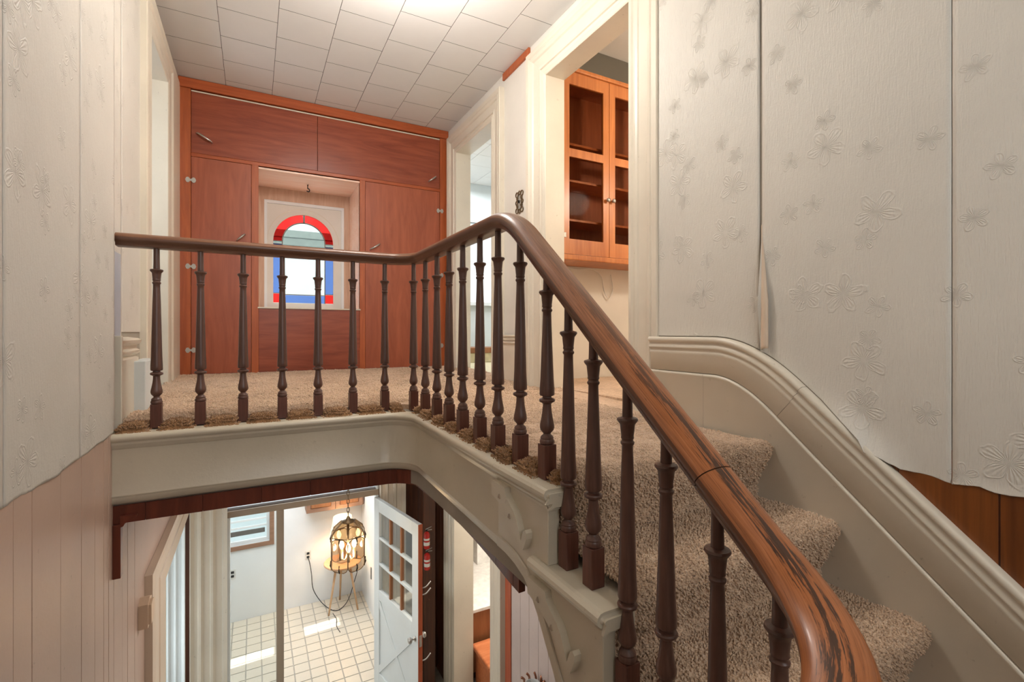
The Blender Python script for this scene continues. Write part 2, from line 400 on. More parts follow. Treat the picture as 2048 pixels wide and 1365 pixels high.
# carpet body over the landing: inside the balustrade line
cedge = [(XL2+0.01, 2.515)] + arcpts(0.59, 2.325, 0.19, 90, 0, 8) + [(0.78, Y0+0.05)]
bm = NB(); pts = cedge + [(XRS-0.03, Y0+0.05), (XRS-0.03, 1.72), (XR+0.12, 1.78), (XR+0.12, YF-0.002), (XL2+0.01, YF-0.002)]
A = [bm.verts.new((x, y, FL(y)+CARP)) for x, y in pts]; B = [bm.verts.new((x, y, FL(y)-0.002)) for x, y in pts]
bm.faces.new(A)
for i in range(len(pts)): bm.faces.new((A[i], A[(i+1) % len(pts)], B[(i+1) % len(pts)], B[i]))
obj('carpet', bm, 'carpet', floor)
def in_landing(x, y):
    if y < 2.52 and x < 0.785:
        return False
    if y < 2.53 and x < 0.6: return False
    return not (x > XRS-0.035 and y < 1.80)
P_ = []; 
def scatter(x0, x1, y0, y1, d):
    out = []; y = y0
    while y < y1:
        x = x0
        while x < x1:
            px, py = x+random.uniform(-.5, .5)*d, y+random.uniform(-.5, .5)*d
            if in_landing(px, py):
                w = noise.noise((px*14, py*14, 3.1))*0.005+noise.noise((px*45, py*45, 7.1))*0.003
                out.append((px, py, FL(py)+CARP-0.004+w))
            x += d
        y += d*0.87
    return out
p1 = scatter(0.78, XRS-0.035, Y0+0.04, 2.55, 0.0075); p2 = scatter(XL2+0.01, XR+0.1, 2.55, YF-0.01, 0.0115)
pile('carpet_pile', p1, np.tile((0, 0, 1.), (len(p1), 1)), 0.0048, 0.010, 'carpet', floor)
pile('carpet_pile', p2, np.tile((0, 0, 1.), (len(p2), 1)), 0.0072, 0.011, 'carpet', floor)

# ceiling with staggered square tiles
bm = bbox(XL2-0.12, XR+0.13, -1.2, 5.3, ZC+0.016, ZC+0.10)
ceil = struct(obj('ceiling', bm, 'gapgrey'), 'white tiled ceiling over the landing', 'ceiling')
tm = None
for c in range(-1, 8):
    x0 = -0.527+0.332*c
    if x0 > XR or x0+0.332 < XL2: continue
    off = 3.60 if c % 2 == 0 else 3.4375
    for k in range(-9, 5):
        y0 = off+0.325*k
        if y0 > YF-0.01: continue
        xa, xb, ya, yb = max(x0, XL2), min(x0+0.332, XR), y0, min(y0+0.325, YF)
        full = abs(xb-xa-0.332) < 1e-4 and abs(yb-ya-0.325) < 1e-4
        if full and tm: o = bpy.data.objects.new('ceiling_tile', tm); C.objects.link(o); o.parent = ceil; o.location = (xa, ya, ZC)
        else:
            b2 = NB(); w, l = xb-xa, yb-ya
            box(b2, 0.0014, w-0.0014, 0.0019, l-0.0019, 0, 0.016)
            o = obj('ceiling_tile', b2, 'tile', ceil, loc=(xa, ya, ZC))
            o.data.materials.append(M['gapgrey'])          # dirt in the joints darkens the tile edges
            for p in o.data.polygons: p.material_index = 0 if abs(p.normal.z) > 0.5 else 1
            if full: tm = o.data
        o.rotation_euler = (random.uniform(-.0012, .0006), random.uniform(-.0015, .0015), 0)

# ---- right wall of the hall and stair
bm = NB()
def wall_x(bm, x0, x1, y0, y1, z0, z1, holes):
    ys = sorted(holes); cur = y0
    for (a, b, zb, zt) in ys:
        if a > cur: box(bm, x0, x1, cur, a, z0, z1)
        if zb > z0: box(bm, x0, x1, a, b, z0, zb)
        if zt < z1: box(bm, x0, x1, a, b, zt, z1)
        cur = b
    if cur < y1: box(bm, x0, x1, cur, y1, z0, z1)
wall_x(bm, XR, XR+0.13, 1.70, YF+0.6, -0.33, ZC+0.02, [(1.873, 2.686, -0.33+0.33, 2.115), (3.48, 4.265, 0.0, 2.125)])
wr = struct(obj('wall_right', bm, 'white'), 'off white right wall of landing and stair', 'wall')
obj('stair_wall', bbox(XRS, XR+0.13, -1.2, 1.70, LOW, ZC+0.02), 'plaster', wr)
obj('panel_backing', bbox(XRS-0.0005, XRS+0.003, -0.2, 1.15, -1.2, 0.10), 'darkpanel', wr)
# wallpaper sheets on the stair wall
def skirt_top(y): return smin(0.400, 0.241+0.84*(y-0.988), 0.15)
def torn(y):                                # lower edge of the paper
    if y > 0.80: return skirt_top(y)+0.004
    t = min(1, (0.80-y)/0.10)
    z = 0.060*(1-t)+0.016*t
    return max(z+0.010*noise.noise((y*23, 1.7, 0))+0.005*noise.noise((y*90, 4.2, 0)), -0.02)
def sheet(name, y0, y1, lift):
    n = max(6, int(abs(y1-y0)/0.014)); rows = []
    for i in range(n+1):
        y = y0+(y1-y0)*i/n; zb = torn(y); col = []
        for j in range(71):
            t = (j/70)**1.7; z = zb+(ZC-zb)*t
            col.append((XRS-0.0015-lift(y, z, zb), y, z))
        rows.append(col)
    bm = NB(); grid_mesh(bm, rows)
    o = obj(name, bm, 'paperR', wr, True)
    m = o.modifiers.new('thickness', 'SOLIDIFY'); m.thickness = 0.0012; m.offset = 0
    return o
ys1, ys2 = 1.146, 0.589
wob = lambda y, z: 0.0012+0.0010*noise.noise((y*5, z*5, 2))
sheet('wallpaper_sheet', 1.152, 1.695, lambda y, z, zb: wob(y, z)*0.7)
def liftB(y, z, zb):
    e = max(0, 1-abs(y-ys1)/0.035)**2; v = max(0, 1-abs(z-0.52)/0.30)
    a = 0.034*e*v                                                        # sprung seam
    b = 0.036*max(0, 1-(z-zb)/0.09)**2*max(0, 1-abs(y-0.80)/0.13)         # loose lower edge
    return wob(y, z)+a+b
sheet('wallpaper_sheet', ys2+0.001, ys1-0.004, liftB)
sheet('wallpaper_sheet', -0.05, ys2-0.001, lambda y, z, zb: wob(y, z)+0.004*max(0, 1-(z-zb)/0.02))
# strip of paper curling off along the seam
rows = []
for i in range(41):
    z = 0.355+0.46*i/40; k = (math.sin(PI*min(1, (1-i/40)*1.15)))**0.7 if i > 5 else 0.55+0.09*i
    k = max(0.05, min(1, (1-i/40)*1.6))
    rows.append([(XRS-0.003-k*a, ys1-0.002+k*b, z-0.01*(b*20)) for a, b in ((0.0, 0.0), (0.010, -0.004), (0.018, -0.012), (0.022, -0.022), (0.019, -0.031), (0.012, -0.034))])
bm = NB(); grid_mesh(bm, rows); o = obj('curled_strip', bm, 'tanshade', wr, True); m = o.modifiers.new('thickness', 'SOLIDIFY'); m.thickness = 0.001
# brown panels showing below the torn paper
for a, b in ((0.715, 1.15), (0.497, 0.711), (0.28, 0.493), (0.05, 0.276)):
    obj('panel', bbox(XRS-0.0028, XRS+0.004, a, b, -1.2, 0.10, 0.0008, 1), 'brownpanel', wr)
# skirting that follows the stair
spath = []
y = 1.70
while y > -0.30: spath.append((y, skirt_top(y))); y -= 0.02
prof = [(0, 0.002), (0, 0.026), (0.006, 0.033), (0.016, 0.034), (0.024, 0.027), (0.028, 0.020), (0.036, 0.023), (0.043, 0.028), (0.050, 0.026), (0.056, 0.018), (0.064, 0.019), (0.070, 0.022), (0.078, 0.016), (0.150, 0.016), (0.152, 0.012)]
def skirt_rows(prof, base):
    rows = []
    for i, (y, z) in enumerate(spath):
        y2, z2 = spath[min(i+1, len(spath)-1)]; y1, z1 = spath[max(i-1, 0)]
        t = Vector((y2-y1, z2-z1)).normalized(); n = Vector((-t.y, t.x)); n = n if n.y < 0 else -n
        rows.append([(base-p, y+n.x*d, z+n.y*d) if d < 0.5 else (base-p, y+n.x*0.17, z+n.y*0.17-0.5) for d, p in prof])
    return rows
bs = struct(empty('baseboard_right', (XRS, 1.0, 0)), 'tall cream moulded baseboard sweeping down with the stair', 'baseboard')
def local(o, par): o.parent = par; o.matrix_parent_inverse = Matrix.Translation(par.location).inverted(); return o
seam = 36
r_ = skirt_rows(prof, XRS)
bm = NB(); grid_mesh(bm, r_[:seam+1]); o = obj('cap_moulding', bm, 'cream', None, True); local(o, bs)
bm = NB(); grid_mesh(bm, [[(p[0]-0.0006, p[1]-0.0012, p[2]-0.001) for p in r] for r in r_[seam:]]); o = obj('cap_moulding', bm, 'cream', None, True); local(o, bs)
low = skirt_rows([(0.154, 0.011), (0.156, 0.017), (0.164, 0.019), (0.170, 0.014), (0.60, 0.014)], XRS)
i1 = next(i for i, p in enumerate(spath) if p[0] < 1.40)
bm = NB(); grid_mesh(bm, low[:i1+1]); local(obj('lower_board', bm, 'cream', None, True), bs)
bm = NB(); grid_mesh(bm, [[(p[0]-0.0008, p[1]-0.0015, p[2]) for p in r] for r in low[i1:]]); local(obj('lower_board', bm, 'cream', None, True), bs)
# door openings with wide moulded architraves
CP = [(0, -0.13), (0, 0.022), (0.012, 0.026), (0.022, 0.020), (0.036, 0.020), (0.040, 0.028), (0.052, 0.026), (0.058, 0.022), (0.110, 0.026), (0.118, 0.034), (0.134, 0.040), (0.142, 0.036), (0.150, 0.042), (0.176, 0.044), (0.180, 0.040), (0.180, 0.0)]
CPF = [(w*1.16, p) for w, p in CP]
struct(casing('trim_1', XR, -1, 1.873, 2.686, FL(2)+0.01, 2.115, CPF), 'wide cream architrave round the doorway beside the stair top', 'door frame')
struct(casing('trim_2', XR, -1, 3.48, 4.265, FL(4), 2.125, CP), 'cream architrave round the farther right doorway', 'door frame')
bm = NB(); box(bm, XR-0.024, XR, 2.93, 3.295, FL(3), 0.40)
bs2 = struct(obj('baseboard_back', bm, 'cream'), 'short moulded baseboard between the two right doorways', 'baseboard')
for z in (0.35, 0.375, 0.40):
    obj('moulding', bbox(XR-0.034, XR, 2.93, 3.295, z-0.014, z, 0.004), 'cream', bs2)
struct(obj('trim_3', bbox(XR-0.016, XR, 2.90, 3.30, ZC-0.055, ZC-0.001, 0.003), 'frame'), 'orange wood strip under the ceiling between the right doorways', 'trim')

bm = NB()
def wall_y(bm, y0, y1, x0, x1, z0, z1, holes):
    cur = x0
    for (a, b, zb, zt) in sorted(holes):
        if a > cur: box(bm, cur, a, y0, y1, z0, z1)
        if zb > z0: box(bm, a, b, y0, y1, z0, zb)
        if zt < z1: box(bm, a, b, y0, y1, zt, z1)
        cur = b
    if cur < x1: box(bm, cur, x1, y0, y1, z0, z1)
wall_y(bm, -1.3, -1.2, XL-0.14, XR+0.13, LOW, ZC+0.1, [(-0.1, 1.3, 0.55, 2.15)])  # opening added to let the fill light in
struct(obj('wall_back', bm, 'white'), 'unseen wall behind the stair with an opening added for the fill light', 'wall')
# ---- left wall: upper paper, lower boards
bm = NB()
wall_x(bm, XL-0.14, XL, -1.2, 2.42, LOW, ZC+0.02, [])
wall_x(bm, XL2-0.12, XL2, 2.42, YF+0.6, -0.33, ZC+0.02, [(3.37, 4.0, 0.0, 2.13)])
wl = struct(obj('wall_left', bm, 'plaster'), 'left stair wall with floral paper above painted boards', 'wall')
def lsheet(y0, y1, x, z0f, warp):
    n = max(4, int((y1-y0)/0.02)); rows = []
    for i in range(n+1):
        y = y0+(y1-y0)*i/n; zb = z0f(y)
        rows.append([(x+0.0015+warp(y, z), y, z) for z in [zb+(ZC-zb)*(j/50)**1.5 for j in range(51)]])
    bm = NB(); grid_mesh(bm, rows); o = obj('wallpaper_sheet', bm, 'paperL', wl, True)
    m = o.modifiers.new('thickness', 'SOLIDIFY'); m.thickness = 0.0012; m.offset = 0
jag = lambda y: 0.022+0.010*noise.noise((y*7, 5, 0))+0.004*noise.noise((y*60, 9, 0))+max(0, (1.75-y))*0.05
wv = lambda y, z: 0.004+0.004*noise.noise((y*6, z*0.8, 6))*max(0, 1-z/0.9)+0.001*noise.noise((y*8, z*8, 1))
lsheet(0.2, 1.455, XL, jag, wv); lsheet(1.458, 1.990, XL, jag, wv); lsheet(1.993, 2.419, XL, jag, wv)
lsheet(2.76, 3.19, XL2, lambda y: 0.42, lambda y, z: 0.001)
lsheet(2.425, 2.752, XL2, lambda y: 0.40, lambda y, z: 0.002)
obj('strip', bbox(XL2, XL2+0.012, 2.56, 2.70, 0.40, 0.765, 0.002), 'blueGrey', wl)
# painted boards under the paper
ys = [0.3, 0.52, 0.70, 0.88, 1.05, 1.20, 1.36, 1.517, 1.624, 1.827, 2.017, 2.165, 2.278, 2.345, 2.42, 2.56, 2.66, 2.80, 2.93, 3.03]
for a, b in zip(ys, ys[1:]):
    zt = 0.06 if b < 2.43 else -0.345
    obj('board', bbox(XL-0.006, XL+0.003+random.uniform(0, 0.0012), a+0.0012, b-0.0012, LOW, zt, 0.0016, 1), 'pink', wl)
bm = NB(); box(bm, XL-0.14, XL-0.001, 2.42, 3.59, LOW, -0.33); box(bm, XL-0.14, XL-0.001, 3.59, 5.0, -1.08, -0.33)
obj('lower_wall', bm, 'pink', wl)
# left doorway upstairs
struct(casing('trim_4', XL2, 1, 3.37, 4.0, FL(4), 2.13, [(0, -0.12), (0, 0.022), (0.02, 0.026), (0.05, 0.022), (0.10, 0.024), (0.12, 0.034), (0.16, 0.036), (0.19, 0.034), (0.20, 0.03), (0.20, 0.0)]), 'cream architrave round the left doorway of the landing', 'door frame')
bm = NB(); box(bm, XL2-0.115, XL2+0.028, 4.20, YF-0.004, FL(4.3), ZC-0.06)
obj('corner_board', bm, 'cream', wl)
bm = NB(); box(bm, -2.2, -2.1, 2.7, 4.6, -0.33, ZC); box(bm, -2.1, XL2-0.12, 4.45, 4.6, -0.33, ZC); box(bm, -2.1, XL2-0.12, 2.7, 2.8, -0.33, ZC); box(bm, -2.2, XL2-0.12, 2.7, 4.6, ZC, ZC+0.1); box(bm, -2.2, XL2-0.12, 2.7, 4.6, -0.33, 0.04)
struct(obj('wall_side_room', bm, 'bluewhite'), 'pale wall of the room behind the left doorway', 'wall')
# left baseboard block with its moulded end
bl = struct(empty('baseboard_left', (XL2, 2.6, 0.02)), 'tall cream moulded baseboard stub on the left beside the railing', 'baseboard')
bprof = [(0, 0.03), (0.042, 0.03), (0.042, 0.30), (0.030, 0.31), (0.046, 0.325), (0.048, 0.335), (0.034, 0.345), (0.036, 0.36), (0.052, 0.372), (0.054, 0.384), (0.040, 0.392), (0.0, 0.398)]
bm = NB(); prism(bm, [(XL2+a, z) for a, z in bprof], 'y', 2.50, 2.90); local(obj('moulded_board', bm, 'cream'), bl)
local(obj('end_board', bbox(XL2, XL2+0.058, 2.475, 2.50, 0.025, 0.405, 0.003), 'cream'), bl)
local(obj('plinth_block', bbox(XL2+0.02, XL2+0.085, 2.80, 3.12, 0.035, 0.285, 0.004), 'bluewhite'), bl)

# ---- panelled end: plywood cupboards round a deep window
cup = tag(empty('plywood_cupboard', (0.6, YF, 0.07)), 'red stained plywood cupboard wall with battens round the stained glass window', 'cupboard')
def cpart(name, x0, x1, z0, z1, y0=YF-0.006, y1=YF+0.014, mat='ply', bev=0.0015, par=None):
    o = obj(name, bbox(x0, x1, y0, y1, z0, z1, bev, 1), mat); local(o, cup)
    return o
XE0, XE1 = -0.512, 1.694
cpart('top_rail', XE0, XE1, 2.325, ZC-0.004, YF-0.03, YF+0.02, 'frameh')
cpart('curtain_rod', -0.43, 1.61, 2.306, 2.316, YF-0.018, YF-0.006, 'cream', 0.003)
cpart('stile', XE0, -0.432, 0.06, 2.325, YF-0.016, YF+0.014, 'frame'); cpart('stile', 1.613, XE1, 0.06, 2.325, YF-0.016, YF+0.014, 'frame')
ul = cpart('door', -0.430, 0.4915, 1.83, 2.322, mat='plyh'); ur = cpart('door', 0.4945, 1.611, 1.83, 2.322, mat='plyh')
cpart('middle_rail', -0.432, 1.613, 1.800, 1.828, YF-0.010, YF+0.014, 'frameh')
ll = cpart('door', -0.430, -0.016, 0.09, 1.798); lr = cpart('door', 0.90, 1.611, 0.09, 1.798)
cpart('batten', -0.014, 0.037, 0.07, 1.80, YF-0.012, YF+0.02, 'frame'); cpart('batten', 0.849, 0.898, 0.07, 1.80, YF-0.012, YF+0.02, 'frame')
cpart('lower_panel', 0.037, 0.849, 0.09, 0.618, mat='plyh')
cpart('base_rail', -0.432, 1.613, 0.055, 0.088, YF-0.008, YF+0.014, 'frameh')
# window reveal boards
cpart('reveal_board', 0.030, 0.856, 1.776, 1.79, YF-0.008, 5.05, 'pine', 0.001); cpart('reveal_board', 0.030, 0.037, 0.625, 1.776, YF-0.008, 5.05, 'pine', 0.001)
cpart('reveal_board', 0.849, 0.856, 0.625, 1.776, YF-0.008, 5.05, 'pine', 0.001); cpart('sill', 0.030, 0.856, 0.618, 0.630, YF-0.018, 5.05, 'cream', 0.002)
bfly = None
def sub(name, bm, mat, par, smooth=False):
    return obj(name, bm, mat, par, smooth)
def hinge(x, z, par):
    bm = NB(); w, h = 0.036, 0.022
    prism(bm, [(x-w, z), (x-w*0.8, z+h*0.8), (x-w*0.45, z+h), (x-w*0.1, z+h*0.35), (x+w*0.1, z+h*0.35), (x+w*0.45, z+h), (x+w*0.8, z+h*0.8), (x+w, z), (x+w*0.8, z-h*0.8), (x+w*0.45, z-h), (x+w*0.1, z-h*0.35), (x-w*0.1, z-h*0.35), (x-w*0.45, z-h), (x-w*0.8, z-h*0.8)], 'y', YF-0.0195, YF-0.0165)
    sub('hinge', bm, 'pewter', par)
for z in (1.61, 0.935, 0.28): hinge(-0.432, z, ll)
for z in (1.61, 0.98, 0.29): hinge(1.612, z, lr)
def pull(x, z, dx, par):
    p = smooth_path([(x, YF-0.006, z), (x+dx*0.1, YF-0.03, z-0.004), (x+dx*0.5, YF-0.04, z-0.03), (x+dx*0.9, YF-0.03, z-0.052), (x+dx, YF-0.006, z-0.058)], 5)
    sub('handle', tube(NB(), p, [0.004+0.004*math.sin(PI*i/(len(p)-1)) for i in range(len(p))], 8), 'metal', par, True)
pull(-0.395, 1.985, 0.105, ul); pull(1.572, 1.94, -0.075, ur); pull(1.03, 1.235, -0.09, lr); pull(-0.06, 1.22, -0.06, ll)
hk = tube(NB(), smooth_path([(0.44, 4.80, 1.776), (0.44, 4.80, 1.745), (0.455, 4.80, 1.735), (0.45, 4.80, 1.715), (0.43, 4.80, 1.72)], 4), 0.005, 8)
hk = tag(obj('ceiling_hook', hk, 'black', None, True), 'small black hook in the top of the window recess', 'hook')

# ---- stained glass window at the back of the recess
YW = 5.04
w1 = struct(empty('window_1', (0.45, YW, 0.65)), 'arched stained glass window with red and blue border', 'window')
def wpart(name, bm, mat, par=None, smooth=False): return local(obj(name, bm, mat, None, smooth), par or w1)
bm = NB(); box(bm, 0.037, 0.088, YW, YW+0.05, 0.63, 1.776); box(bm, 0.797, 0.849, YW, YW+0.05, 0.63, 1.776); box(bm, 0.088, 0.797, YW, YW+0.05, 1.66, 1.776)
wpart('outer_frame', bm, 'trimtan')
bm = NB(); box(bm, 0.088, 0.112, YW+0.004, YW+0.05, 0.63, 1.66); box(bm, 0.772, 0.797, YW+0.004, YW+0.05, 0.63, 1.66); box(bm, 0.112, 0.772, YW+0.004, YW+0.05, 1.632, 1.66)
wpart('bead', bm, 'porchwhite')
ZS = 1.285; CXW = 0.431; RO, RI = 0.267, 0.186
# sash board with an arched cut-out
bm = NB(); n = 24
arch = [(CXW+RO*math.cos(PI*i/n), ZS+RO*math.sin(PI*i/n)) for i in range(n+1)]
outer = []
for i in range(n+1):
    a = PI*i/n; dx, dz = math.cos(a), math.sin(a); k = min((0.341/abs(dx)) if abs(dx) > 1e-6 else 9, (0.347/dz) if dz > 1e-6 else 9); outer.append((CXW+dx*k, ZS+dz*k))
outer[6] = (CXW+0.341, ZS+0.347); outer[18] = (CXW-0.341, ZS+0.347)
for yy, flip in ((YW+0.018, 0), (YW+0.048, 1)):
    A = [bm.verts.new((x, yy, z)) for x, z in arch]; B = [bm.verts.new((x, yy, z)) for x, z in outer]
    for i in range(n): bm.faces.new((A[i], A[i+1], B[i+1], B[i]))
    if flip:
        for i in range(n): bm.faces.new((A[i], A[i+1], prevA[i+1], prevA[i]))
    prevA = A
# missing corners between the square and the fan of the arch
box(bm, CXW-0.341, CXW-RO, YW+0.018, YW+0.048, 0.63, ZS); box(bm, CXW+RO, CXW+0.341, YW+0.018, YW+0.048, 0.63, ZS); box(bm, CXW-RO, CXW+RO, YW+0.018, YW+0.048, 0.63, 0.70)
wpart('sash', bm, 'white')
bm = NB(); sweep(bm, [(-0.003, -0.003), (0.003, -0.003), (0.003, 0.003), (-0.003, 0.003)], [(CXW+0.318*math.cos(PI*i/24), YW+0.017, ZS+0.318*math.sin(PI*i/24)) for i in range(25)], uv=False)
wpart('arch_bead', bm, 'cream')
def ringpane(a0, a1, mat):
    bm = NB(); m = 14; pts = [(CXW+RO*math.cos(math.radians(a0+(a1-a0)*i/m)), ZS+RO*math.sin(math.radians(a0+(a1-a0)*i/m))) for i in range(m+1)]
    pts += [(CXW+RI*math.cos(math.radians(a1+(a0-a1)*i/m)), ZS+RI*math.sin(math.radians(a1+(a0-a1)*i/m))) for i in range(m+1)]
    prism(bm, pts, 'y', YW+0.031, YW+0.034); wpart('pane', bm, mat)['label'] = 'red glass arc'
for a0, a1 in ((92, 180), (0, 88)): ringpane(a0, a1, 'red')
def rpane(x0, x1, z0, z1, mat, lab):
    wpart('pane', bbox(x0, x1, YW+0.031, YW+0.034, z0, z1), mat)['label'] = lab
for sx in (-1, 1):
    xa, xb = sorted((CXW+sx*(RI+0.008), CXW+sx*RO)); rpane(xa, xb, 0.795, ZS-0.028, 'blue', 'blue glass strip'); rpane(xa, xb, ZS-0.022, ZS-0.004, 'frost', 'clear glass strip'); rpane(xa, xb, 0.702, 0.787, 'red', 'red glass corner')
rpane(CXW-RI, CXW+RI, 0.702, 0.775, 'blue', 'blue glass strip')
bm = NB(); prism(bm, [(CXW+RI*math.cos(PI*i/20), ZS+RI*math.sin(PI*i/20)) for i in range(21)]+[(CXW-RI, 0.785), (CXW+RI, 0.785)], 'y', YW+0.031, YW+0.034); wpart('pane', bm, 'frost')
bm = NB()
sw = lambda pts, w: sweep(bm, [(-w, -w), (w, -w), (w, w), (-w, w)], pts, uv=False)
yl = YW+0.030
sw([(CXW+RI, yl, 0.70)]+[(CXW+RI, yl, ZS-0.2+0.02*i) for i in range(10)], 0.005) if False else None
box(bm, CXW-RI-0.008, CXW-RI, yl-0.005, yl+0.005, 0.70, ZS); box(bm, CXW+RI, CXW+RI+0.008, yl-0.005, yl+0.005, 0.70, ZS)
sw([(CXW+(RI+0.004)*math.cos(PI*i/20), yl, ZS+(RI+0.004)*math.sin(PI*i/20)) for i in range(21)], 0.005)
box(bm, CXW-RI, CXW+RI, yl-0.005, yl+0.005, 0.776, 0.784)
for sx in (-1, 1):
    xa, xb = sorted((CXW+sx*RI, CXW+sx*RO)); box(bm, xa, xb, yl-0.004, yl+0.005, 0.788, 0.795); box(bm, xa, xb, yl-0.004, yl+0.005, ZS-0.028, ZS-0.022); box(bm, xa, xb, yl-0.004, yl+0.005, ZS-0.004, ZS+0.004)
box(bm, CXW-0.008, CXW+0.008, yl-0.005, yl+0.005, ZS+RI, ZS+RO)
wpart('lead_came', bm, 'lead')
# outer wall round the window
bm = NB()
def wall_y(bm, y0, y1, x0, x1, z0, z1, holes):
    cur = x0
    for (a, b, zb, zt) in sorted(holes):
        if a > cur: box(bm, cur, a, y0, y1, z0, z1)
        if zb > z0: box(bm, a, b, y0, y1, z0, zb)
        if zt < z1: box(bm, a, b, y0, y1, zt, z1)
        cur = b
    if cur < x1: box(bm, cur, x1, y0, y1, z0, z1)
wall_y(bm, YW+0.002, YW+0.14, -0.65, XR+0.13, -0.33, ZC+0.1, [(0.037, 0.849, 0.63, 1.776)])
struct(obj('wall_far', bm, 'white'), 'outer wall behind the plywood cupboards', 'wall')
# neighbouring eave seen through the arch
ev = tag(empty('neighbour_house', (0.8, 8.0, LOW)), 'neighbouring house with grey boarded eave seen through the arched window', 'house')
local(obj('house_wall', bbox(-1.2, 3.2, 8.06, 8.2, LOW, 1.62), 'bluewhite'), ev)
for i in range(3): local(obj('fascia_board', bbox(-1.2, 3.2, 8.0-0.03*i, 8.05, 1.62+0.115*i, 1.725+0.115*i, 0.004, 1), 'siding'), ev)

# ---- rooms behind the right doorways
ZK = 2.72
bm = NB(); box(bm, XR+0.13, 3.6, 3.17, 3.25, -0.33, ZK); box(bm, 3.5, 3.6, 1.0, 3.17, -0.33, ZK); box(bm, XR+0.13, 3.5, 1.0, 1.1, -0.33, ZK); box(bm, XR+0.13, 3.6, 1.0, 3.25, ZK+0.01, ZK+0.1); box(bm, XR+0.10, XR+0.13, 1.0, 3.25, ZC, ZK+0.1)
wkt = struct(obj('wall_kitchen', bm, 'white'), 'plain cream wall under the glass fronted cabinet', 'wall')
obj('upper_panel', bbox(XR+0.131, 3.5, 3.160, 3.17, 2.35, ZK), 'greygreen', wkt)  # darker grey-green band of wall above the cabinet
bm = NB(); box(bm, XR+0.11, 3.5, 1.1, 3.17, -0.1, 0.05)
struct(obj('floor', bm, 'carpet'), 'beige carpeted floor of the room beside the stair', 'floor')
bm = NB(); wall_y(bm, 5.9, 6.0, XR+0.13, 3.4, -0.33, ZC, [(2.25, 3.0, 0.82, 1.88)]); box(bm, 3.3, 3.4, 3.25, 5.9, -0.33, ZC); box(bm, XR, XR+0.13, YF+0.6, 6.0, -0.33, ZC)
struct(obj('wall_bedroom', bm, 'bluewhite'), 'pale wall of the bright room through the farther doorway', 'wall')
bm = NB(); box(bm, XR+0.11, 3.3, 3.25, 5.9, -0.1, 0.055)
struct(obj('floor', bm, 'amberlite'), 'pale floor of the bright room through the farther doorway', 'floor')
bm = NB(); box(bm, XR+0.13, 3.4, 3.25, 6.0, ZC+0.004, ZC+0.1)
c2 = struct(obj('ceiling', bm, 'plaster'), 'white tiled ceiling of the bright room', 'ceiling')
for i in range(4):
    for j in range(8): obj('ceiling_tile', bbox(1.832+0.37*i, 1.832+0.37*i+0.366, 3.26+0.33*j, 3.26+0.33*j+0.326, ZC-0.008, ZC+0.004, 0.002, 1), 'tile', c2)
w3 = struct(empty('window_3', (2.62, 5.92, 0.82)), 'bright sash window in the room through the farther doorway', 'window')
bm = NB(); box(bm, 2.17, 2.25, 5.88, 5.93, 0.80, 1.96); box(bm, 3.0, 3.08, 5.88, 5.93, 0.80, 1.96); box(bm, 2.17, 3.08, 5.88, 5.93, 1.88, 1.96); box(bm, 2.15, 3.1, 5.84, 5.93, 0.775, 0.82)
local(obj('frame', bm, 'porchwhite'), w3)
bm = NB(); box(bm, 2.25, 2.285, 5.94, 5.97, 0.82, 1.88); box(bm, 2.965, 3.0, 5.94, 5.97, 0.82, 1.88); box(bm, 2.285, 2.965, 5.94, 5.97, 1.33, 1.37); local(obj('sash', bm, 'porchwhite'), w3)
local(obj('pane', bbox(2.285, 2.965, 5.952, 5.956, 1.37, 1.88), 'clear'), w3); local(obj('pane', bbox(2.285, 2.965, 5.952, 5.956, 0.82, 1.33), 'clear'), w3)
lb = tag(empty('storage_box', (2.3, 5.5, 0.055)), 'low cream box with brown wooden lid in the bright room', 'box')
local(obj('box_body', bbox(2.02, 2.75, 5.32, 5.68, 0.056, 0.17, 0.006), 'amberlite'), lb); local(obj('lid', bbox(2.0, 2.77, 5.30, 5.70, 0.171, 0.235, 0.006), 'oak'), lb)

# glass fronted wall cabinet
cx0, cx1, cyf, cyb, cz0, cz1 = 1.955, 2.98, 2.88, 3.168, 0.945, 2.345
gc = tag(empty('wall_cabinet', (2.4, 3.0, cz0)), 'honey coloured wall cabinet with two glass doors', 'cabinet')
bm = NB(); box(bm, cx0, cx0+0.02, cyf+0.022, cyb, cz0+0.04, cz1-0.03); box(bm, cx1-0.02, cx1, cyf+0.022, cyb, cz0+0.04, cz1-0.03); box(bm, cx0, cx1, cyb-0.012, cyb, cz0+0.04, cz1-0.03)
box(bm, cx0+0.02, cx1-0.02, cyf+0.022, cyb-0.012, cz0+0.04, cz0+0.06); box(bm, cx0+0.02, cx1-0.02, cyf+0.022, cyb-0.012, cz1-0.05, cz1-0.03)
local(obj('body', bm, 'cabin'), gc)
for z in (1.24, 1.53, 1.80): local(obj('shelf', bbox(cx0+0.021, cx1-0.021, cyf+0.05, cyb-0.013, z, z+0.018, 0.002, 1), 'cab'), gc)
local(obj('cornice', bbox(cx0-0.012, cx1+0.012, cyf-0.014, cyb, cz1-0.03, cz1, 0.006), 'cab'), gc)
local(obj('bottom_rail', bbox(cx0-0.006, cx1+0.006, cyf-0.012, cyb, cz0, cz0+0.04, 0.006), 'cab'), gc)
mid = (cx0+2.52)/2
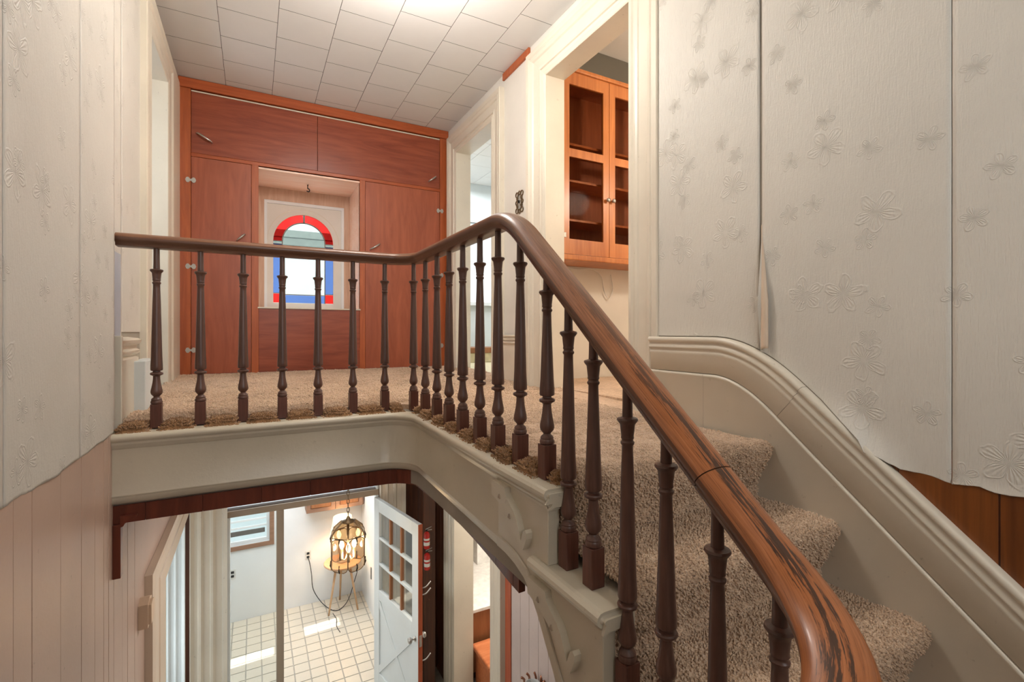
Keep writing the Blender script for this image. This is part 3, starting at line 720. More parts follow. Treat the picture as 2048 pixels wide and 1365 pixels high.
def cabdoor(a, b, knobx, lab):
    z0, z1 = cz0+0.043, cz1-0.033; st = 0.055
    d = local(obj('door', NBframe(a, b, cyf, cyf+0.02, z0, z1, st), 'cab'), gc)
    g = obj('glass', bbox(a+st, b-st, cyf+0.010, cyf+0.013, z0+0.11, 1.695), 'smoke'); g.parent = d
    g = obj('glass', bbox(a+st, b-st, cyf+0.010, cyf+0.013, 1.755, z1-0.09), 'smoke'); g.parent = d
    k = NB(); lathe(k, [(0.004, 0), (0.005, 0.012), (0.014, 0.016), (0.017, 0.024), (0.012, 0.032), (0.002, 0.034)], 14)
    bmesh.ops.rotate(k, verts=k.verts, cent=(0, 0, 0), matrix=Matrix.Rotation(PI/2, 3, 'X')); bmesh.ops.translate(k, verts=k.verts, vec=(knobx, cyf, 1.415))
    k = obj('knob', k, 'metal', None, True); k.parent = d
def NBframe(a, b, y0, y1, z0, z1, st):
    bm = NB(); box(bm, a, a+st, y0, y1, z0, z1); box(bm, b-st, b, y0, y1, z0, z1); box(bm, a+st, b-st, y0, y1, z0, z0+0.11); box(bm, a+st, b-st, y0, y1, z1-0.09, z1); box(bm, a+st, b-st, y0, y1, 1.695, 1.755)
    return bm
xm = 2.381
cabdoor(cx0+0.004, xm-0.002, xm-0.025, ''); cabdoor(xm+0.002, 2.80, xm+0.026, '')
for z in (cz1-0.10, cz0+0.16): local(obj('hinge', bbox(cx0+0.002, cx0+0.03, cyf-0.004, cyf, z, z+0.035, 0.001, 1), 'pewter'), gc)
cb = tube(NB(), smooth_path([(2.05, 3.15, 0.935), (2.15, 3.15, 0.93), (2.3, 3.15, 0.925), (2.42, 3.15, 0.935), (2.52, 3.15, 0.88), (2.55, 3.15, 0.76), (2.60, 3.15, 0.70), (2.64, 3.15, 0.78), (2.62, 3.15, 0.90)], 6), 0.004, 6)
tag(obj('cable', cb, 'plastic', None, True), 'thin white cable drooping under the wall cabinet', 'cable')

# ornate switch plate
sp = tag(empty('switch_plate', (XR, 3.05, 1.36)), 'pierced antique metal switch plate between the right doorways', 'switch')
bm = NB(); yy, zz = 3.05, 1.362
for dy, dz, r in [(s1*0.036, s2*0.058, 0.018) for s1 in (-1, 1) for s2 in (-1, 1)]+[(s1*0.040, 0, 0.014) for s1 in (-1, 1)]+[(0, s2*0.066, 0.014) for s2 in (-1, 1)]+[(s1*0.030, s2*0.028, 0.010) for s1 in (-1, 1) for s2 in (-1, 1)]:
    n = 12; tube(bm, [(XR-0.006, yy+dy+r*math.cos(2*PI*i/n), zz+dz+r*math.sin(2*PI*i/n)) for i in range(n+1)], 0.0042, 6)
local(obj('filigree', bm, 'bronze', None, True), sp)
local(obj('plate', bbox(XR-0.004, XR, yy-0.024, yy+0.024, zz-0.045, zz+0.045, 0.001, 1), 'pewter'), sp); local(obj('toggle', bbox(XR-0.018, XR-0.004, yy-0.005, yy+0.005, zz-0.008, zz+0.012, 0.002), 'black'), sp)

# ceiling lamp of the landing, above the frame
cl = tag(empty('ceiling_lamp', (0.66, 2.28, ZC)), 'lit round opal ceiling lamp over the landing', 'lamp')
bm = NB(); lathe(bm, [(0.10, 0), (0.12, -0.012), (0.12, -0.02)], 28); obj('base', bm, 'metal', cl)
bm = NB(); lathe(bm, [(0.115, -0.02), (0.112, -0.045), (0.09, -0.07), (0.05, -0.086), (0.004, -0.09)], 28); obj('dome', bm, 'dome', cl, True)
ld = light('ceiling_lamp_light', 'POINT', (0, 0, -0.34), 36, (1, 0.95, 0.89), size=0.16); ld.parent = cl

# ================================================================== STAIRCASE
st = tag(empty('staircase', (1.1, 0.6, -0.21)), 'straight stair carpeted in brown shag with cream open string', 'staircase')
SX0, SX1 = 0.735, XRS-0.014
def step_profile(k):
    """cross-section of carpeted step k (k=0: nosing of the landing) from the back of the tread, over the nosing, down the riser"""
    yf, z = Y0-RUN*k, -RISE*k+CARP
    p = []; yb = yf+RUN+0.05 if k else yf+0.06
    for i in range(8): p.append((yb+(yf+0.022-yb)*i/7, z))
    for i in range(1, 9):
        a = PI/2+PI*0.62*i/8; p.append((yf+0.022+0.027*math.cos(a), z-0.027+0.027*math.sin(a)))
    yl, zl = p[-1]
    zb = -RISE*(k+1)+CARP-0.002
    for i in range(1, 8): p.append((yl+(yf+0.052-yl)*min(1, i/5), zl+(zb-zl)*i/7))
    return p
for k in range(0, 6):
    p = step_profile(k); NX = 110; rows = []
    # fine resample
    q = []
    for (a, b) in zip(p, p[1:]):
        d = math.hypot(b[0]-a[0], b[1]-a[1]); m = max(1, int(d/0.008))
        for i in range(m): q.append((a[0]+(b[0]-a[0])*i/m, a[1]+(b[1]-a[1])*i/m))
    q.append(p[-1]); x0 = SX0+0.045; tp = []; tn = []
    for j in range(NX+1):
        row = []; x = x0+(SX1-x0)*j/NX
        edge_r = 1-min(1, (SX1-x)/0.02)
        for i, (y, z) in enumerate(q):
            ya, za = q[max(i-1, 0)]; yb, zb = q[min(i+1, len(q)-1)]
            xs = 0.783 if z > -RISE*k-0.012 else 0.738
            x = xs+(SX1-xs)*j/NX
            t = Vector((yb-ya, zb-za)); t = t.normalized() if t.length > 0 else Vector((-1, 0)); n = (t.y*1.0, -t.x) ; n = (n[0], n[1])
            # outward normal: up on the tread, towards -y on the riser
            if n[1] < 0 and abs(n[1]) > 0.3 and z > -RISE*k: n = (-n[0], -n[1])
            if n[0] > 0.3: n = (-n[0], -n[1])
            w = 0.005*noise.noise((x*13, y*13+k, z*13))+0.0035*noise.noise((x*42, y*42, z*42+k))
            w -= 0.004*edge_r
            row.append((x, y+n[0]*w, z+n[1]*w)); tp.append((x, y+n[0]*(w-0.002), z+n[1]*(w-0.002))); tn.append((0, n[0], n[1]))
        rows.append(row)
    bm = NB(); grid_mesh(bm, rows)
    nm = 'step' if k else 'landing_nosing'
    so = obj(nm, bm, 'carpet', None, True); local(so, st)
    if k < 5:
        tp = np.array(tp); tn = np.array(tn)
        rep = 2 if k < 4 else 1
        tp = np.repeat(tp, rep, 0)+np.random.uniform(-0.0042, 0.0042, (len(tp)*rep, 3))*np.array([1, 1, 0.6]); tn = np.repeat(tn, rep, 0)
        pl = pile('carpet_pile', tp, tn, 0.0036, 0.0085, 'carpet', None); pl.parent = so
    # wooden carcass below the carpet
    if k:
        bm = NB(); yf, z = Y0-RUN*k, -RISE*k
        prism(bm, [(yf+0.05, z-0.006), (yf+RUN+0.06, z-0.006), (yf+RUN+0.06, z-RISE-0.04), (yf+0.075, z-RISE-0.22), (yf+0.075, z-0.02)], 'x', SX0+0.001, SX1-0.002)
        c_ = obj('carcass', bm, 'cream'); c_.parent = so
# open string (side board) under the steps
FB = -0.27
sp_ = [(1.40, -0.055), (Y0, -0.055), (Y0, -RISE-0.03), (Y0-RUN, -RISE-0.03), (Y0-RUN, -2*RISE-0.03), (Y0-2*RUN, -2*RISE-0.03), (Y0-2*RUN, -3*RISE-0.03), (Y0-3*RUN, -3*RISE-0.03), (Y0-3*RUN, -4*RISE-0.03), (Y0-4*RUN, -4*RISE-0.03), (Y0-4*RUN, -5*RISE-0.15),
       (0.60, -1.02), (0.80, -0.80), (0.93, -0.655), (1.055, -0.494), (1.14, -0.376), (1.183, -0.326), (1.225, -0.296), (1.28, -0.279), (1.34, -0.271), (1.40, -0.27)]
bm = NB(); prism(bm, sp_, 'x', 0.70, 0.735); local(obj('string_board', bm, 'fascia'), st)
# raised lower band along the string
lowp = [(1.40, -0.27), (1.34, -0.271), (1.28, -0.279), (1.225, -0.296), (1.183, -0.326), (1.14, -0.376), (1.055, -0.494), (0.93, -0.655), (0.80, -0.80), (0.60, -1.02)]
def offs(pl, d):
    out = []
    for i, (y, z) in enumerate(pl):
        a = Vector(pl[max(i-1, 0)]); b = Vector(pl[min(i+1, len(pl)-1)]); t = (b-a).normalized(); n = Vector((-t.y, t.x)); n = n if n.y > 0 else -n
        out.append((y+n.x*d, z+n.y*d))
    return out
bm = NB(); up = offs(lowp, 0.032); grid_mesh(bm, [[(0.695, a[0], a[1]), (0.695, b[0], b[1]), (0.699, b[0], b[1]+0.003)] for a, b in zip(lowp, up)]); local(obj('band', bm, 'fascia'), st)
# riser ends and rounded tread returns
for k in range(0, 5):
    yf, z = Y0-RUN*k, -RISE*k
    local(obj('riser_end', bbox(0.698, 0.735, yf-0.002, yf+0.03, z-RISE+0.0, z-0.05, 0.002, 1), 'fascia'), st)
    ya, yb = yf-0.022, (yf+RUN+0.075 if k else yf+0.35)
    if k:
        # nosing return: rounded board with a cove below
        pr = [(0.0, 0.0), (-0.090, 0.0), (-0.100, -0.002), (-0.108, -0.010), (-0.110, -0.019), (-0.107, -0.028), (-0.099, -0.034), (-0.093, -0.036), (-0.088, -0.046), (-0.082, -0.052), (0.0, -0.052)]
        bm = NB(); prism(bm, [(0.785+a, z+b) for a, b in pr], 'y', ya, yb)
        bmesh.ops.bevel(bm, geom=[e for e in bm.edges if all(abs(v.co.y-ya) < 1e-5 for v in e.verts)], offset=0.012, segments=3, affect='EDGES')
        local(obj('tread_return', bm, 'fascia', None, False), st)
    # scroll bracket on the string, ending in an S-curve
    o_y, o_z = -RUN*k, -RISE*k
    sc = [(1.318, -0.058), (1.313, -0.075), (1.302, -0.088), (1.283, -0.100), (1.262, -0.112), (1.246, -0.128), (1.236, -0.145), (1.228, -0.160), (1.216, -0.182), (1.211, -0.170), (1.203, -0.150), (1.192, -0.143), (1.184, -0.150), (1.186, -0.168), (1.196, -0.190), (1.206, -0.206), (1.222, -0.205), (1.240, -0.190), (1.262, -0.168), (1.295, -0.142), (1.335, -0.122), (1.38, -0.110), (1.41, -0.104), (1.41, -0.058)]
    bm = NB(); prism(bm, [(y+o_y, z_+o_z) for y, z_ in sc], 'x', 0.680, 0.7005); local(obj('scroll_bracket', bm, 'fascia'), st)
    for (y, z_) in ((1.352, -0.095), (1.285, -0.135)):
        bm = NB(); prism(bm, [(y+o_y-0.006, z_+o_z-0.006), (y+o_y+0.006, z_+o_z-0.004), (y+o_y, z_+o_z+0.008)], 'x', 0.676, 0.6805); local(obj('peg', bm, 'taupe'), st)

# gallery fascia round the well: rounded cap, board, bead, lower band
fpath = [(XL+0.001, 2.39)] + [(x, 2.39) for x in np.linspace(-0.3, 0.5, 6)] + arcpts(0.55, 2.24, 0.15, 90, 0, 14) + [(0.70, y) for y in (2.1, 1.9, 1.7, 1.55, 1.40)]
def fsweep(prof, path):
    rows = []
    for i, (x, y) in enumerate(path):
        a = Vector(path[max(i-1, 0)]); b = Vector(path[min(i+1, len(path)-1)]); t = (b-a).normalized(); n = Vector((-t.y, t.x))*-1   # towards the well
        rows.append([(x+n.x*p, y+n.y*p, z+FL(y)) for p, z in prof])
    bm = NB(); return grid_mesh(bm, rows)
tr = struct(empty('trim_5', (0.5, 2.39, -0.1)), 'cream fascia board with rounded cap round the stair well', 'trim')
capp = [(-0.06, 0.0), (0.008, 0.0), (0.016, -0.003), (0.021, -0.011), (0.021, -0.020), (0.016, -0.028), (0.010, -0.031), (0.012, -0.036), (0.010, -0.043), (0.004, -0.050), (0.003, -0.058), (0.0, -0.060)]
def split(a, b, prof, name, mat, smooth=True):
    o = obj(name, fsweep(prof, fpath[a:b]), mat, None, smooth); local(o, tr); return o
iA = 7; iB = 7+14
for nm, pr in (('cap_moulding', capp), ('fascia_board', [(0.0, -0.058), (0.0, -0.234), (0.0035, -0.239), (0.004, -0.244), (0.001, -0.248)]), ('lower_band', [(0.001, -0.248), (-0.001, -0.273), (-0.03, -0.273)])):
    split(0, 8, pr, nm, 'fascia'); split(7, 22, pr, nm, 'fascia'); split(21, len(fpath), pr, nm, 'fascia')
# end of the cap at the top of the stair
bm = NB(); prism(bm, [(0.76, 0.0), (0.692, 0.0), (0.684, -0.003), (0.679, -0.011), (0.679, -0.020), (0.684, -0.028), (0.690, -0.031), (0.688, -0.036), (0.690, -0.043), (0.696, -0.050), (0.697, -0.058), (0.76, -0.058)], 'y', Y0-0.022, 1.3995)
bmesh.ops.bevel(bm, geom=[e for e in bm.edges if all(abs(v.co.y-(Y0-0.022)) < 1e-5 for v in e.verts)], offset=0.010, segments=3, affect='EDGES')
local(obj('cap_end', bm, 'fascia'), tr)
# board ends of the lower ceiling below the fascia
strip = struct(empty('trim_6', (0.5, 2.41, -0.3)), 'red brown board ends below the cream fascia', 'trim')
inner = [(x, 2.41) for x in np.linspace(XL+0.002, 0.55, 60)] + arcpts(0.57, 2.26, 0.15, 90, 0, 16)[1:] + [(0.72, y) for y in np.linspace(2.24, 1.36, 50)] + [(0.722, 1.33), (0.724, 1.30)]
L = [0]
for a, b in zip(inner, inner[1:]): L.append(L[-1]+math.hypot(b[0]-a[0], b[1]-a[1]))
cuts = [0, 0.105, 0.30, 0.52, 0.72, 0.86, 0.985, 1.12, 1.22, 1.31, 1.42, 1.55, 1.66, 1.78, 1.96, 2.10, 2.22, L[-1]]
def at(s):
    for i in range(len(L)-1):
        if L[i+1] >= s: k = (s-L[i])/(L[i+1]-L[i]); return (inner[i][0]+(inner[i+1][0]-inner[i][0])*k, inner[i][1]+(inner[i+1][1]-inner[i][1])*k)
    return inner[-1]
bm = NB(); grid_mesh(bm, [[(x, y+0.004, FB-0.002), (x, y+0.004, -0.334)] if y > 2.3 else [(x+0.004, y, FB-0.002), (x+0.004, y, -0.334)] for x, y in inner]); local(obj('backing', bm, 'darkpanel'), strip)
def bot(y): return -0.335-(0.0 if y > 1.9 else 0.05*((1.9-y)/0.6)**2)
for a, b in zip(cuts, cuts[1:]):
    if b > L[-1]+1e-6 or b-a < 0.01: continue
    m = 6; pts = [at(a+0.0008+(b-a-0.0016)*i/m) for i in range(m+1)]; rows = []
    for i, (x, y) in enumerate(pts):
        p0, p1 = Vector(pts[max(i-1, 0)]), Vector(pts[min(i+1, m)]); t = (p1-p0).normalized(); n = Vector((t.y, -t.x))
        zt, zb = FB+FL(y)*0.3-0.001, bot(y)
        rows.append([(x-n.x*0.02, y-n.y*0.02, zt), (x+n.x*0.003, y+n.y*0.003, zt), (x+n.x*0.003, y+n.y*0.003, zb), (x-n.x*0.02, y-n.y*0.02, zb)])
    bm = NB(); grid_mesh(bm, rows)
    V0 = [v for v in bm.verts]; bm.faces.new(V0[:4]); bm.faces.new(V0[-4:][::-1])
    local(obj('board_end', bm, 'strip'), strip)
# lower ceiling under the landing
bm = NB(); pts = [(XL, 2.44), (0.56, 2.44)] + arcpts(0.56, 2.29, 0.15, 80, 0, 6) + [(0.74, 1.36), (1.76, 1.36), (1.76, 5.0), (XL, 5.0)]
prism(bm, pts, 'z', -0.338, -0.325); struct(obj('ceiling', bm, 'strip'), 'brown boarded ceiling under the landing', 'ceiling')
# brown bracket post on the left wall below the fascia
br = tag(empty('wall_bracket', (XL, 2.40, -0.55)), 'dark red brown wooden bracket below the left end of the fascia', 'bracket')
local(obj('post', bbox(XL+0.004, XL+0.030, 2.395, 2.435, -0.548, -0.336, 0.002, 1), 'strip'), br)
bm = NB(); prism(bm, [(XL+0.030, -0.302), (XL+0.085, -0.302), (XL+0.082, -0.310), (XL+0.066, -0.315), (XL+0.060, -0.325), (XL+0.046, -0.330), (XL+0.040, -0.341), (XL+0.030, -0.345)], 'y', 2.385, 2.405); local(obj('ogee_corner', bm, 'strip'), br)

# ================================================================== RAILING
ral = tag(empty('stair_railing', (0.745, 2.48, 0.03)), 'dark wooden stair railing with turned balusters and worn handrail', 'railing')
RZ = 0.796
def rail_z(y): return smin(RZ, 0.627+0.826*(y-1.182), 0.075)
rp = [(XL+0.002, 2.48, RZ)] + [(x, 2.48, RZ) for x in np.linspace(-0.3, 0.5, 8)] + [(x, y, RZ) for x, y in arcpts(0.60, 2.335, 0.145, 90, 0, 16)] + [(0.745, y, RZ) for y in np.arange(2.25, 1.56, -0.08)]
y = 1.55
while y > 0.50: rp.append((0.745, y, rail_z(y))); y -= 0.02
# wreath at the foot of the flight, turning left
zc = rp[-1][2]; yc = rp[-1][1]; Rw = 0.20
for i in range(1, 19):
    a = math.radians(90*i/18); sl = 0.78-0.50*min(1, i/9); zc -= Rw*math.radians(5)*sl
    rp.append((0.745-Rw*(1-math.cos(a)), yc-Rw*math.sin(a), zc))
for i in range(1, 12): zc -= 0.05*0.5; rp.append((0.745-Rw-0.05*i, yc-Rw, zc))
hp = [(-0.020, -0.026), (-0.026, -0.024), (-0.028, -0.014), (-0.034, -0.010), (-0.038, -0.002), (-0.038, 0.008), (-0.034, 0.016), (-0.026, 0.022), (-0.014, 0.026), (0, 0.0275), (0.014, 0.026), (0.026, 0.022), (0.034, 0.016), (0.038, 0.008), (0.038, -0.002), (0.034, -0.010), (0.028, -0.014), (0.026, -0.024), (0.020, -0.026)]
hp = [(a*1.13, b*1.04) for a, b in hp]
# the rail is two lengths with a joint in the flight
j = next(i for i, p in enumerate(rp) if p[1] < 0.615 and p[2] < 0.4)
ub = sweep(NB(), hp, rp[:j+1]); local(obj('handrail', ub, 'rail', None, True), ral)
lbm = NB(); P2 = [rp[j]]+rp[j+1:]; sweep(lbm, hp, P2)
Luv = lbm.loops.layers.uv.verify(); s0 = sum((Vector(a)-Vector(b)).length for a, b in zip(rp[:j+1], rp[1:j+1]))
for f in lbm.faces:
    for lp in f.loops: lp[Luv].uv.x += s0
low_rail = obj('handrail', lbm, 'rail', None, True); low_rail.location = (0.0, -0.0012, -0.0016); low_rail.scale = (1, 1, 1); local(low_rail, ral)
for o in (c for c in ral.children if c.name.startswith('handrail')):
    m = o.modifiers.new('edges', 'EDGE_SPLIT'); m.split_angle = math.radians(50)

bal_cache = {}
def baluster_mesh(Lb):
    key = round(Lb, 3)
    if key in bal_cache: return bal_cache[key]
    d = Lb-0.755                 # lengths differ in the long taper only
    top = max(0.0, 0)
    T = 0.606+d*0.80
    prof = [(0.0165, 0.0985), (0.0205, 0.101), (0.0215, 0.107), (0.0195, 0.112), (0.0185, 0.114), (0.0195, 0.117), (0.017, 0.122), (0.0115, 0.126), (0.0105, 0.129), (0.0135, 0.133), (0.0190, 0.139), (0.0212, 0.147), (0.0205, 0.156), (0.0175, 0.170), (0.0145, 0.187), (0.0128, 0.203), (0.0122, 0.214), (0.0150, 0.217), (0.0222, 0.2205), (0.0234, 0.2255), (0.0215, 0.229), (0.0135, 0.232), (0.0130, 0.236), (0.0205, 0.2385), (0.0218, 0.243), (0.0214, 0.26),
            (0.0195, 0.30+0.10*d), (0.0150, T-0.09), (0.0128, T-0.02), (0.0124, T-0.004), (0.0152, T), (0.0156, T+0.004), (0.0130, T+0.007), (0.0128, T+0.010), (0.0148, T+0.013), (0.0140, T+0.018), (0.0145, T+0.022), (0.0160, T+0.036), (0.0168, T+0.044), (0.0220, T+0.0505), (0.0238, T+0.054), (0.0222, T+0.058), (0.0118, T+0.061), (0.0112, T+0.09), (0.0108, Lb+0.01)]
    bm = NB(); lathe(bm, prof, 18); me = bpy.data.meshes.new('baluster'); bmesh.ops.recalc_face_normals(bm, faces=bm.faces); bm.to_mesh(me); bm.free()
    for p in me.polygons: p.use_smooth = True
    me.set_sharp_from_angle(angle=math.radians(40)); me.materials.append(M['baluster']); bal_cache[key] = me; return me
bm = bbox(-0.0198, 0.0198, -0.0198, 0.0198, 0, 0.099, 0.002, 2); blk = bpy.data.meshes.new('base_block'); bm.to_mesh(blk); bm.free(); blk.materials.append(M['balring'])
spots = [(x, 2.48) for x in (-0.357, -0.202, -0.041, 0.118, 0.273, 0.434, 0.591)] + [(0.722, 2.414)] + [(0.745, y) for y in (2.293, 2.123, 1.966, 1.812, 1.644, 1.493, 1.335, 1.177)]
bals = []
for (x, y) in spots:
    z0 = FL(y); zt = (RZ if y > 1.6 else rail_z(y))-0.024; bals.append((x, y, z0, zt-z0))
for i, y in enumerate((1.070, 0.962, 0.838, 0.722, 0.598, 0.480)):
    k = i//2+1; z0 = -RISE*k; bals.append((0.745, y, z0, rail_z(y)-0.030-z0))
for (x, y, z0, Lb) in bals:
    o = bpy.data.objects.new('baluster', baluster_mesh(Lb)); C.objects.link(o); o.location = (x, y, z0); local(o, ral)
    b = bpy.data.objects.new('base_block', blk); C.objects.link(b); b.parent = o

# cut carpet ends between the balusters
def cutpiece(x0, x1, y0, y1, zb):
    bm = NB(); n = 12; rows = []; tp = []; tn = []
    for i in range(n+1):
        row = []
        for j_ in range(n+1):
            u, v = i/n, j_/n; x = x0+(x1-x0)*u; y_ = y0+(y1-y0)*v
            ed = min(u, 1-u, v, 1-v)*2; h = 0.030*(min(1, ed*2.4))**0.6
            w = 0.010*noise.noise((x*30, y_*30, 1)); z = zb+max(0, h+w*0.5)
            row.append((x+w, y_+w, z))
        rows.append(row)
    grid_mesh(bm, rows)
    for r in rows:
        for p in r:
            for _ in range(5):
                u = (p[0]-(x0+x1)/2)/(x1-x0); v = (p[1]-(y0+y1)/2)/(y1-y0)
                tp.append((p[0]+random.uniform(-.006, .006), p[1]+random.uniform(-.006, .006), p[2])); tn.append((u*1.3, v*1.3, 0.7))
    o = obj('carpet_edge', bm, 'jute', floor, True)
    pl = pile('carpet_pile', tp, np.array(tn), 0.0032, 0.012, 'jute', None); pl.parent = o
gx = [-0.50]+[s[0] for s in spots[:7]]+[0.69]
for a, b in zip(gx, gx[1:]):
    a_, b_ = a+0.024, b-0.024; m = 2.452
    cutpiece(a_, b_, 2.408+random.uniform(-.006, .006), 2.53, FL(2.45)-0.006)
sy = [2.38]+[s[1] for s in spots[8:]]
for a, b in zip(sy, sy[1:]):
    cutpiece(0.708+random.uniform(-.006, .006), 0.80, b+0.024, a-0.024, FL((a+b)/2)-0.006)
cutpiece(0.735, 0.80, Y0+0.0, 1.150, -0.008)

# ================================================================== LOWER FLOOR
YB = 6.95; YP = 5.0
lf = struct(obj('floor', bbox(-1.4, 3.6, -1.2, YB+0.1, LOW-0.12, LOW-0.004), 'grout'), 'lower floor of cream vinyl squares', 'floor')
tm2 = None; T = 0.152
for i in range(-3, 11):
    for j_ in range(13):
        x0, y0 = -0.225+T*i, YB-T*(j_+1)
        if x0 > 1.32: continue
        if not tm2:
            o = obj('vinyl_square', bbox(0.006, T-0.006, 0.006, T-0.006, -0.004, 0, 0.001, 1), 'vinyl', lf, loc=(x0, y0, LOW)); tm2 = o.data
        else: o = bpy.data.objects.new('vinyl_square', tm2); C.objects.link(o); o.parent = lf; o.location = (x0, y0, LOW)
# porch shell
bm = NB(); wall_y(bm, YB, YB+0.12, -1.3, 1.45, LOW-0.1, -0.6, [(-0.62, 0.182, -2.315, -1.05)])
struct(obj('wall_porch_back', bm, 'porchwhite'), 'white back wall of the sunlit porch', 'wall')
bm = NB(); box(bm, 1.335, 1.45, YP+0.12, YB, LOW-0.1, -0.6); pw = struct(obj('wall_porch_right', bm, 'porchwhite'), 'white right wall of the sunlit porch', 'wall')
bm = NB(); wall_x(bm, -1.4, -1.3, YP-0.3, YB+0.12, LOW-0.1, -0.6, [(5.93, 6.10, -2.25, -1.60), (6.12, 6.30, -1.36, -0.86)])  # unseen openings placed to shape the sun patches on the floor
struct(obj('wall_porch_left', bm, 'porchwhite'), 'white left wall of the porch with unseen openings shaped to cast the sun patches', 'wall')
bm = NB(); box(bm, -1.4, 1.45, YP+0.12, YB+0.12, -0.6, -0.52); struct(obj('ceiling', bm, 'porchwhite'), 'white porch ceiling', 'ceiling')
# porch window with slatted blind
w2 = struct(empty('window_2', (-0.2, YB, -2.3)), 'porch window with brown trim and white slats', 'window')
bm = NB(); box(bm, -0.68, 0.235, YB-0.02, YB+0.005, -2.312-0.0, -2.262); box(bm, 0.182, 0.235, YB-0.02, YB+0.005, -2.262, -1.05); local(obj('frame', bm, 'trimbrown'), w2)
bm = NB(); box(bm, 0.150, 0.182, YB+0.02, YB+0.07, -2.262, -1.05); box(bm, -0.62, 0.150, YB+0.02, YB+0.07, -2.262, -2.215); box(bm, -0.62, 0.15, YB+0.02, YB+0.07, -1.62, -1.57); local(obj('sash', bm, 'porchwhite'), w2)
for i in range(5): local(obj('slat', bbox(-0.62, 0.148, YB+0.035, YB+0.045, -2.07+0.088*i, -2.045+0.088*i, 0.002, 1), 'porchwhite'), w2)
local(obj('vent_strip', bbox(-0.62, 0.13, YB+0.04, YB+0.05, -2.155, -2.095, 0.002, 1), 'lead'), w2)
local(obj('pane', bbox(-0.62, 0.15, YB+0.060, YB+0.064, -2.215, -1.05), 'clear'), w2)
def outlet(x, z, lab):
    t = tag(empty('power_outlet', (x, YB, z)), lab, 'outlet', 'porch power outlets')
    local(obj('plate', bbox(x-0.037, x+0.037, YB-0.006, YB, z-0.06, z+0.06, 0.003), 'plastic'), t)
    for d in (-0.024, 0.024): local(obj('socket', bbox(x-0.017, x+0.017, YB-0.010, YB-0.006, z+d-0.015, z+d+0.015, 0.003), 'ink'), t)
outlet(-0.231, -2.60, 'white power outlet under the porch window'); outlet(0.64, -2.55, 'white power outlet beside the stool in the porch')
# porch wall cupboards
pc = tag(empty('porch_cupboard', (0.97, 6.8, -2.0)), 'brown wooden cupboard with two panel doors high in the porch', 'cupboard')
YC = 6.72; kx = YC/YB; xa, xb, xmid = 0.60, 1.325, 0.955
local(obj('body', bbox(xa, xb, YC+0.02, YB-0.004, -1.92, -0.9, 0.002, 1), 'trimbrown'), pc)
for a, b in ((xa, xmid-0.003), (xmid+0.003, xb-0.02)):
    d = local(obj('door', bbox(a, b, YC, YC+0.02, -1.92, -0.92, 0.003), 'trimbrown'), pc)
    bm = NB(); prism(bm, [(a+0.05, -1.87), (b-0.05, -1.87), (b-0.05, -1.0), (a+0.05, -1.0)], 'y', YC-0.008, YC); bmesh.ops.bevel(bm, geom=[e for e in bm.edges if all(v.co.y < YC-0.004 for v in e.verts)], offset=0.012, segments=1, affect='EDGES')
    pnl = obj('raised_panel', bm, 'oak'); pnl.parent = d
# front wall with door frame, transom and sidelight
bm = NB(); box(bm, XL-0.14, -0.21, YP, YP+0.12, LOW, -0.33); box(bm, 1.13, 1.94, YP, YP+0.12, LOW, -0.33)
wf = struct(obj('wall_front', bm, 'darkpanel'), 'lower front wall beside the glazed porch door', 'wall')
fr = struct(empty('trim_7', (0.45, YP, LOW)), 'taupe frame of the porch door with sidelight and transom', 'door frame')
local(obj('beam', bbox(-0.21, 1.13, YP-0.01, YP+0.10, -1.243, -1.186, 0.004), 'taupe'), fr)
local(obj('post', bbox(0.190, 0.252, YP, YP+0.10, LOW, -1.243, 0.004), 'taupe'), fr)
local(obj('jamb', bbox(-0.21, -0.185, YP, YP+0.10, LOW, -1.243, 0.003), 'bluewhite'), fr); local(obj('jamb', bbox(1.105, 1.13, YP, YP+0.10, LOW, -0.34, 0.003), 'bluewhite'), fr)
local(obj('glass', bbox(-0.185, 0.19, YP+0.05, YP+0.054, LOW+0.05, -1.243), 'clear'), fr); local(obj('glass', bbox(-0.21, 1.105, YP+0.05, YP+0.054, -1.186, -0.34), 'clear'), fr)
local(obj('transom_bead', bbox(-0.21, 1.105, YP+0.03, YP+0.07, -1.186, -1.165, 0.003), 'blueGrey'), fr)
def fluted(name, x0, x1, y, z0, z1, mat='cream', lab=''):
    w = x1-x0; pr = [(0, 0), (0, -0.03), (0.03, -0.045), (0.08, -0.03), (0.12, -0.02), (0.2, -0.02), (0.24, -0.036), (0.30, -0.038), (0.36, -0.02), (0.52, -0.02), (0.56, -0.032), (0.62, -0.034), (0.68, -0.02), (0.85, -0.02), (0.9, -0.04), (1, -0.045), (1, 0)]
    bm = NB(); prism(bm, [(x0+a*w, y+b) for a, b in pr], 'z', z0, z1); return obj(name, bm, mat)
struct(fluted('trim_8', -0.486, -0.205, YP, LOW, -0.34), 'fluted cream casing left of the porch door', 'door frame'); struct(fluted('trim_9', 1.135, 1.40, YP, LOW, -0.34), 'fluted cream casing behind the open porch door', 'door frame')
for a, b in ((1.40, 1.55), (1.552, 1.66), (1.662, 1.75)): obj('panel', bbox(a, b-0.001, YP-0.008, YP, LOW, -0.34, 0.001, 1), 'darkpanel', wf)
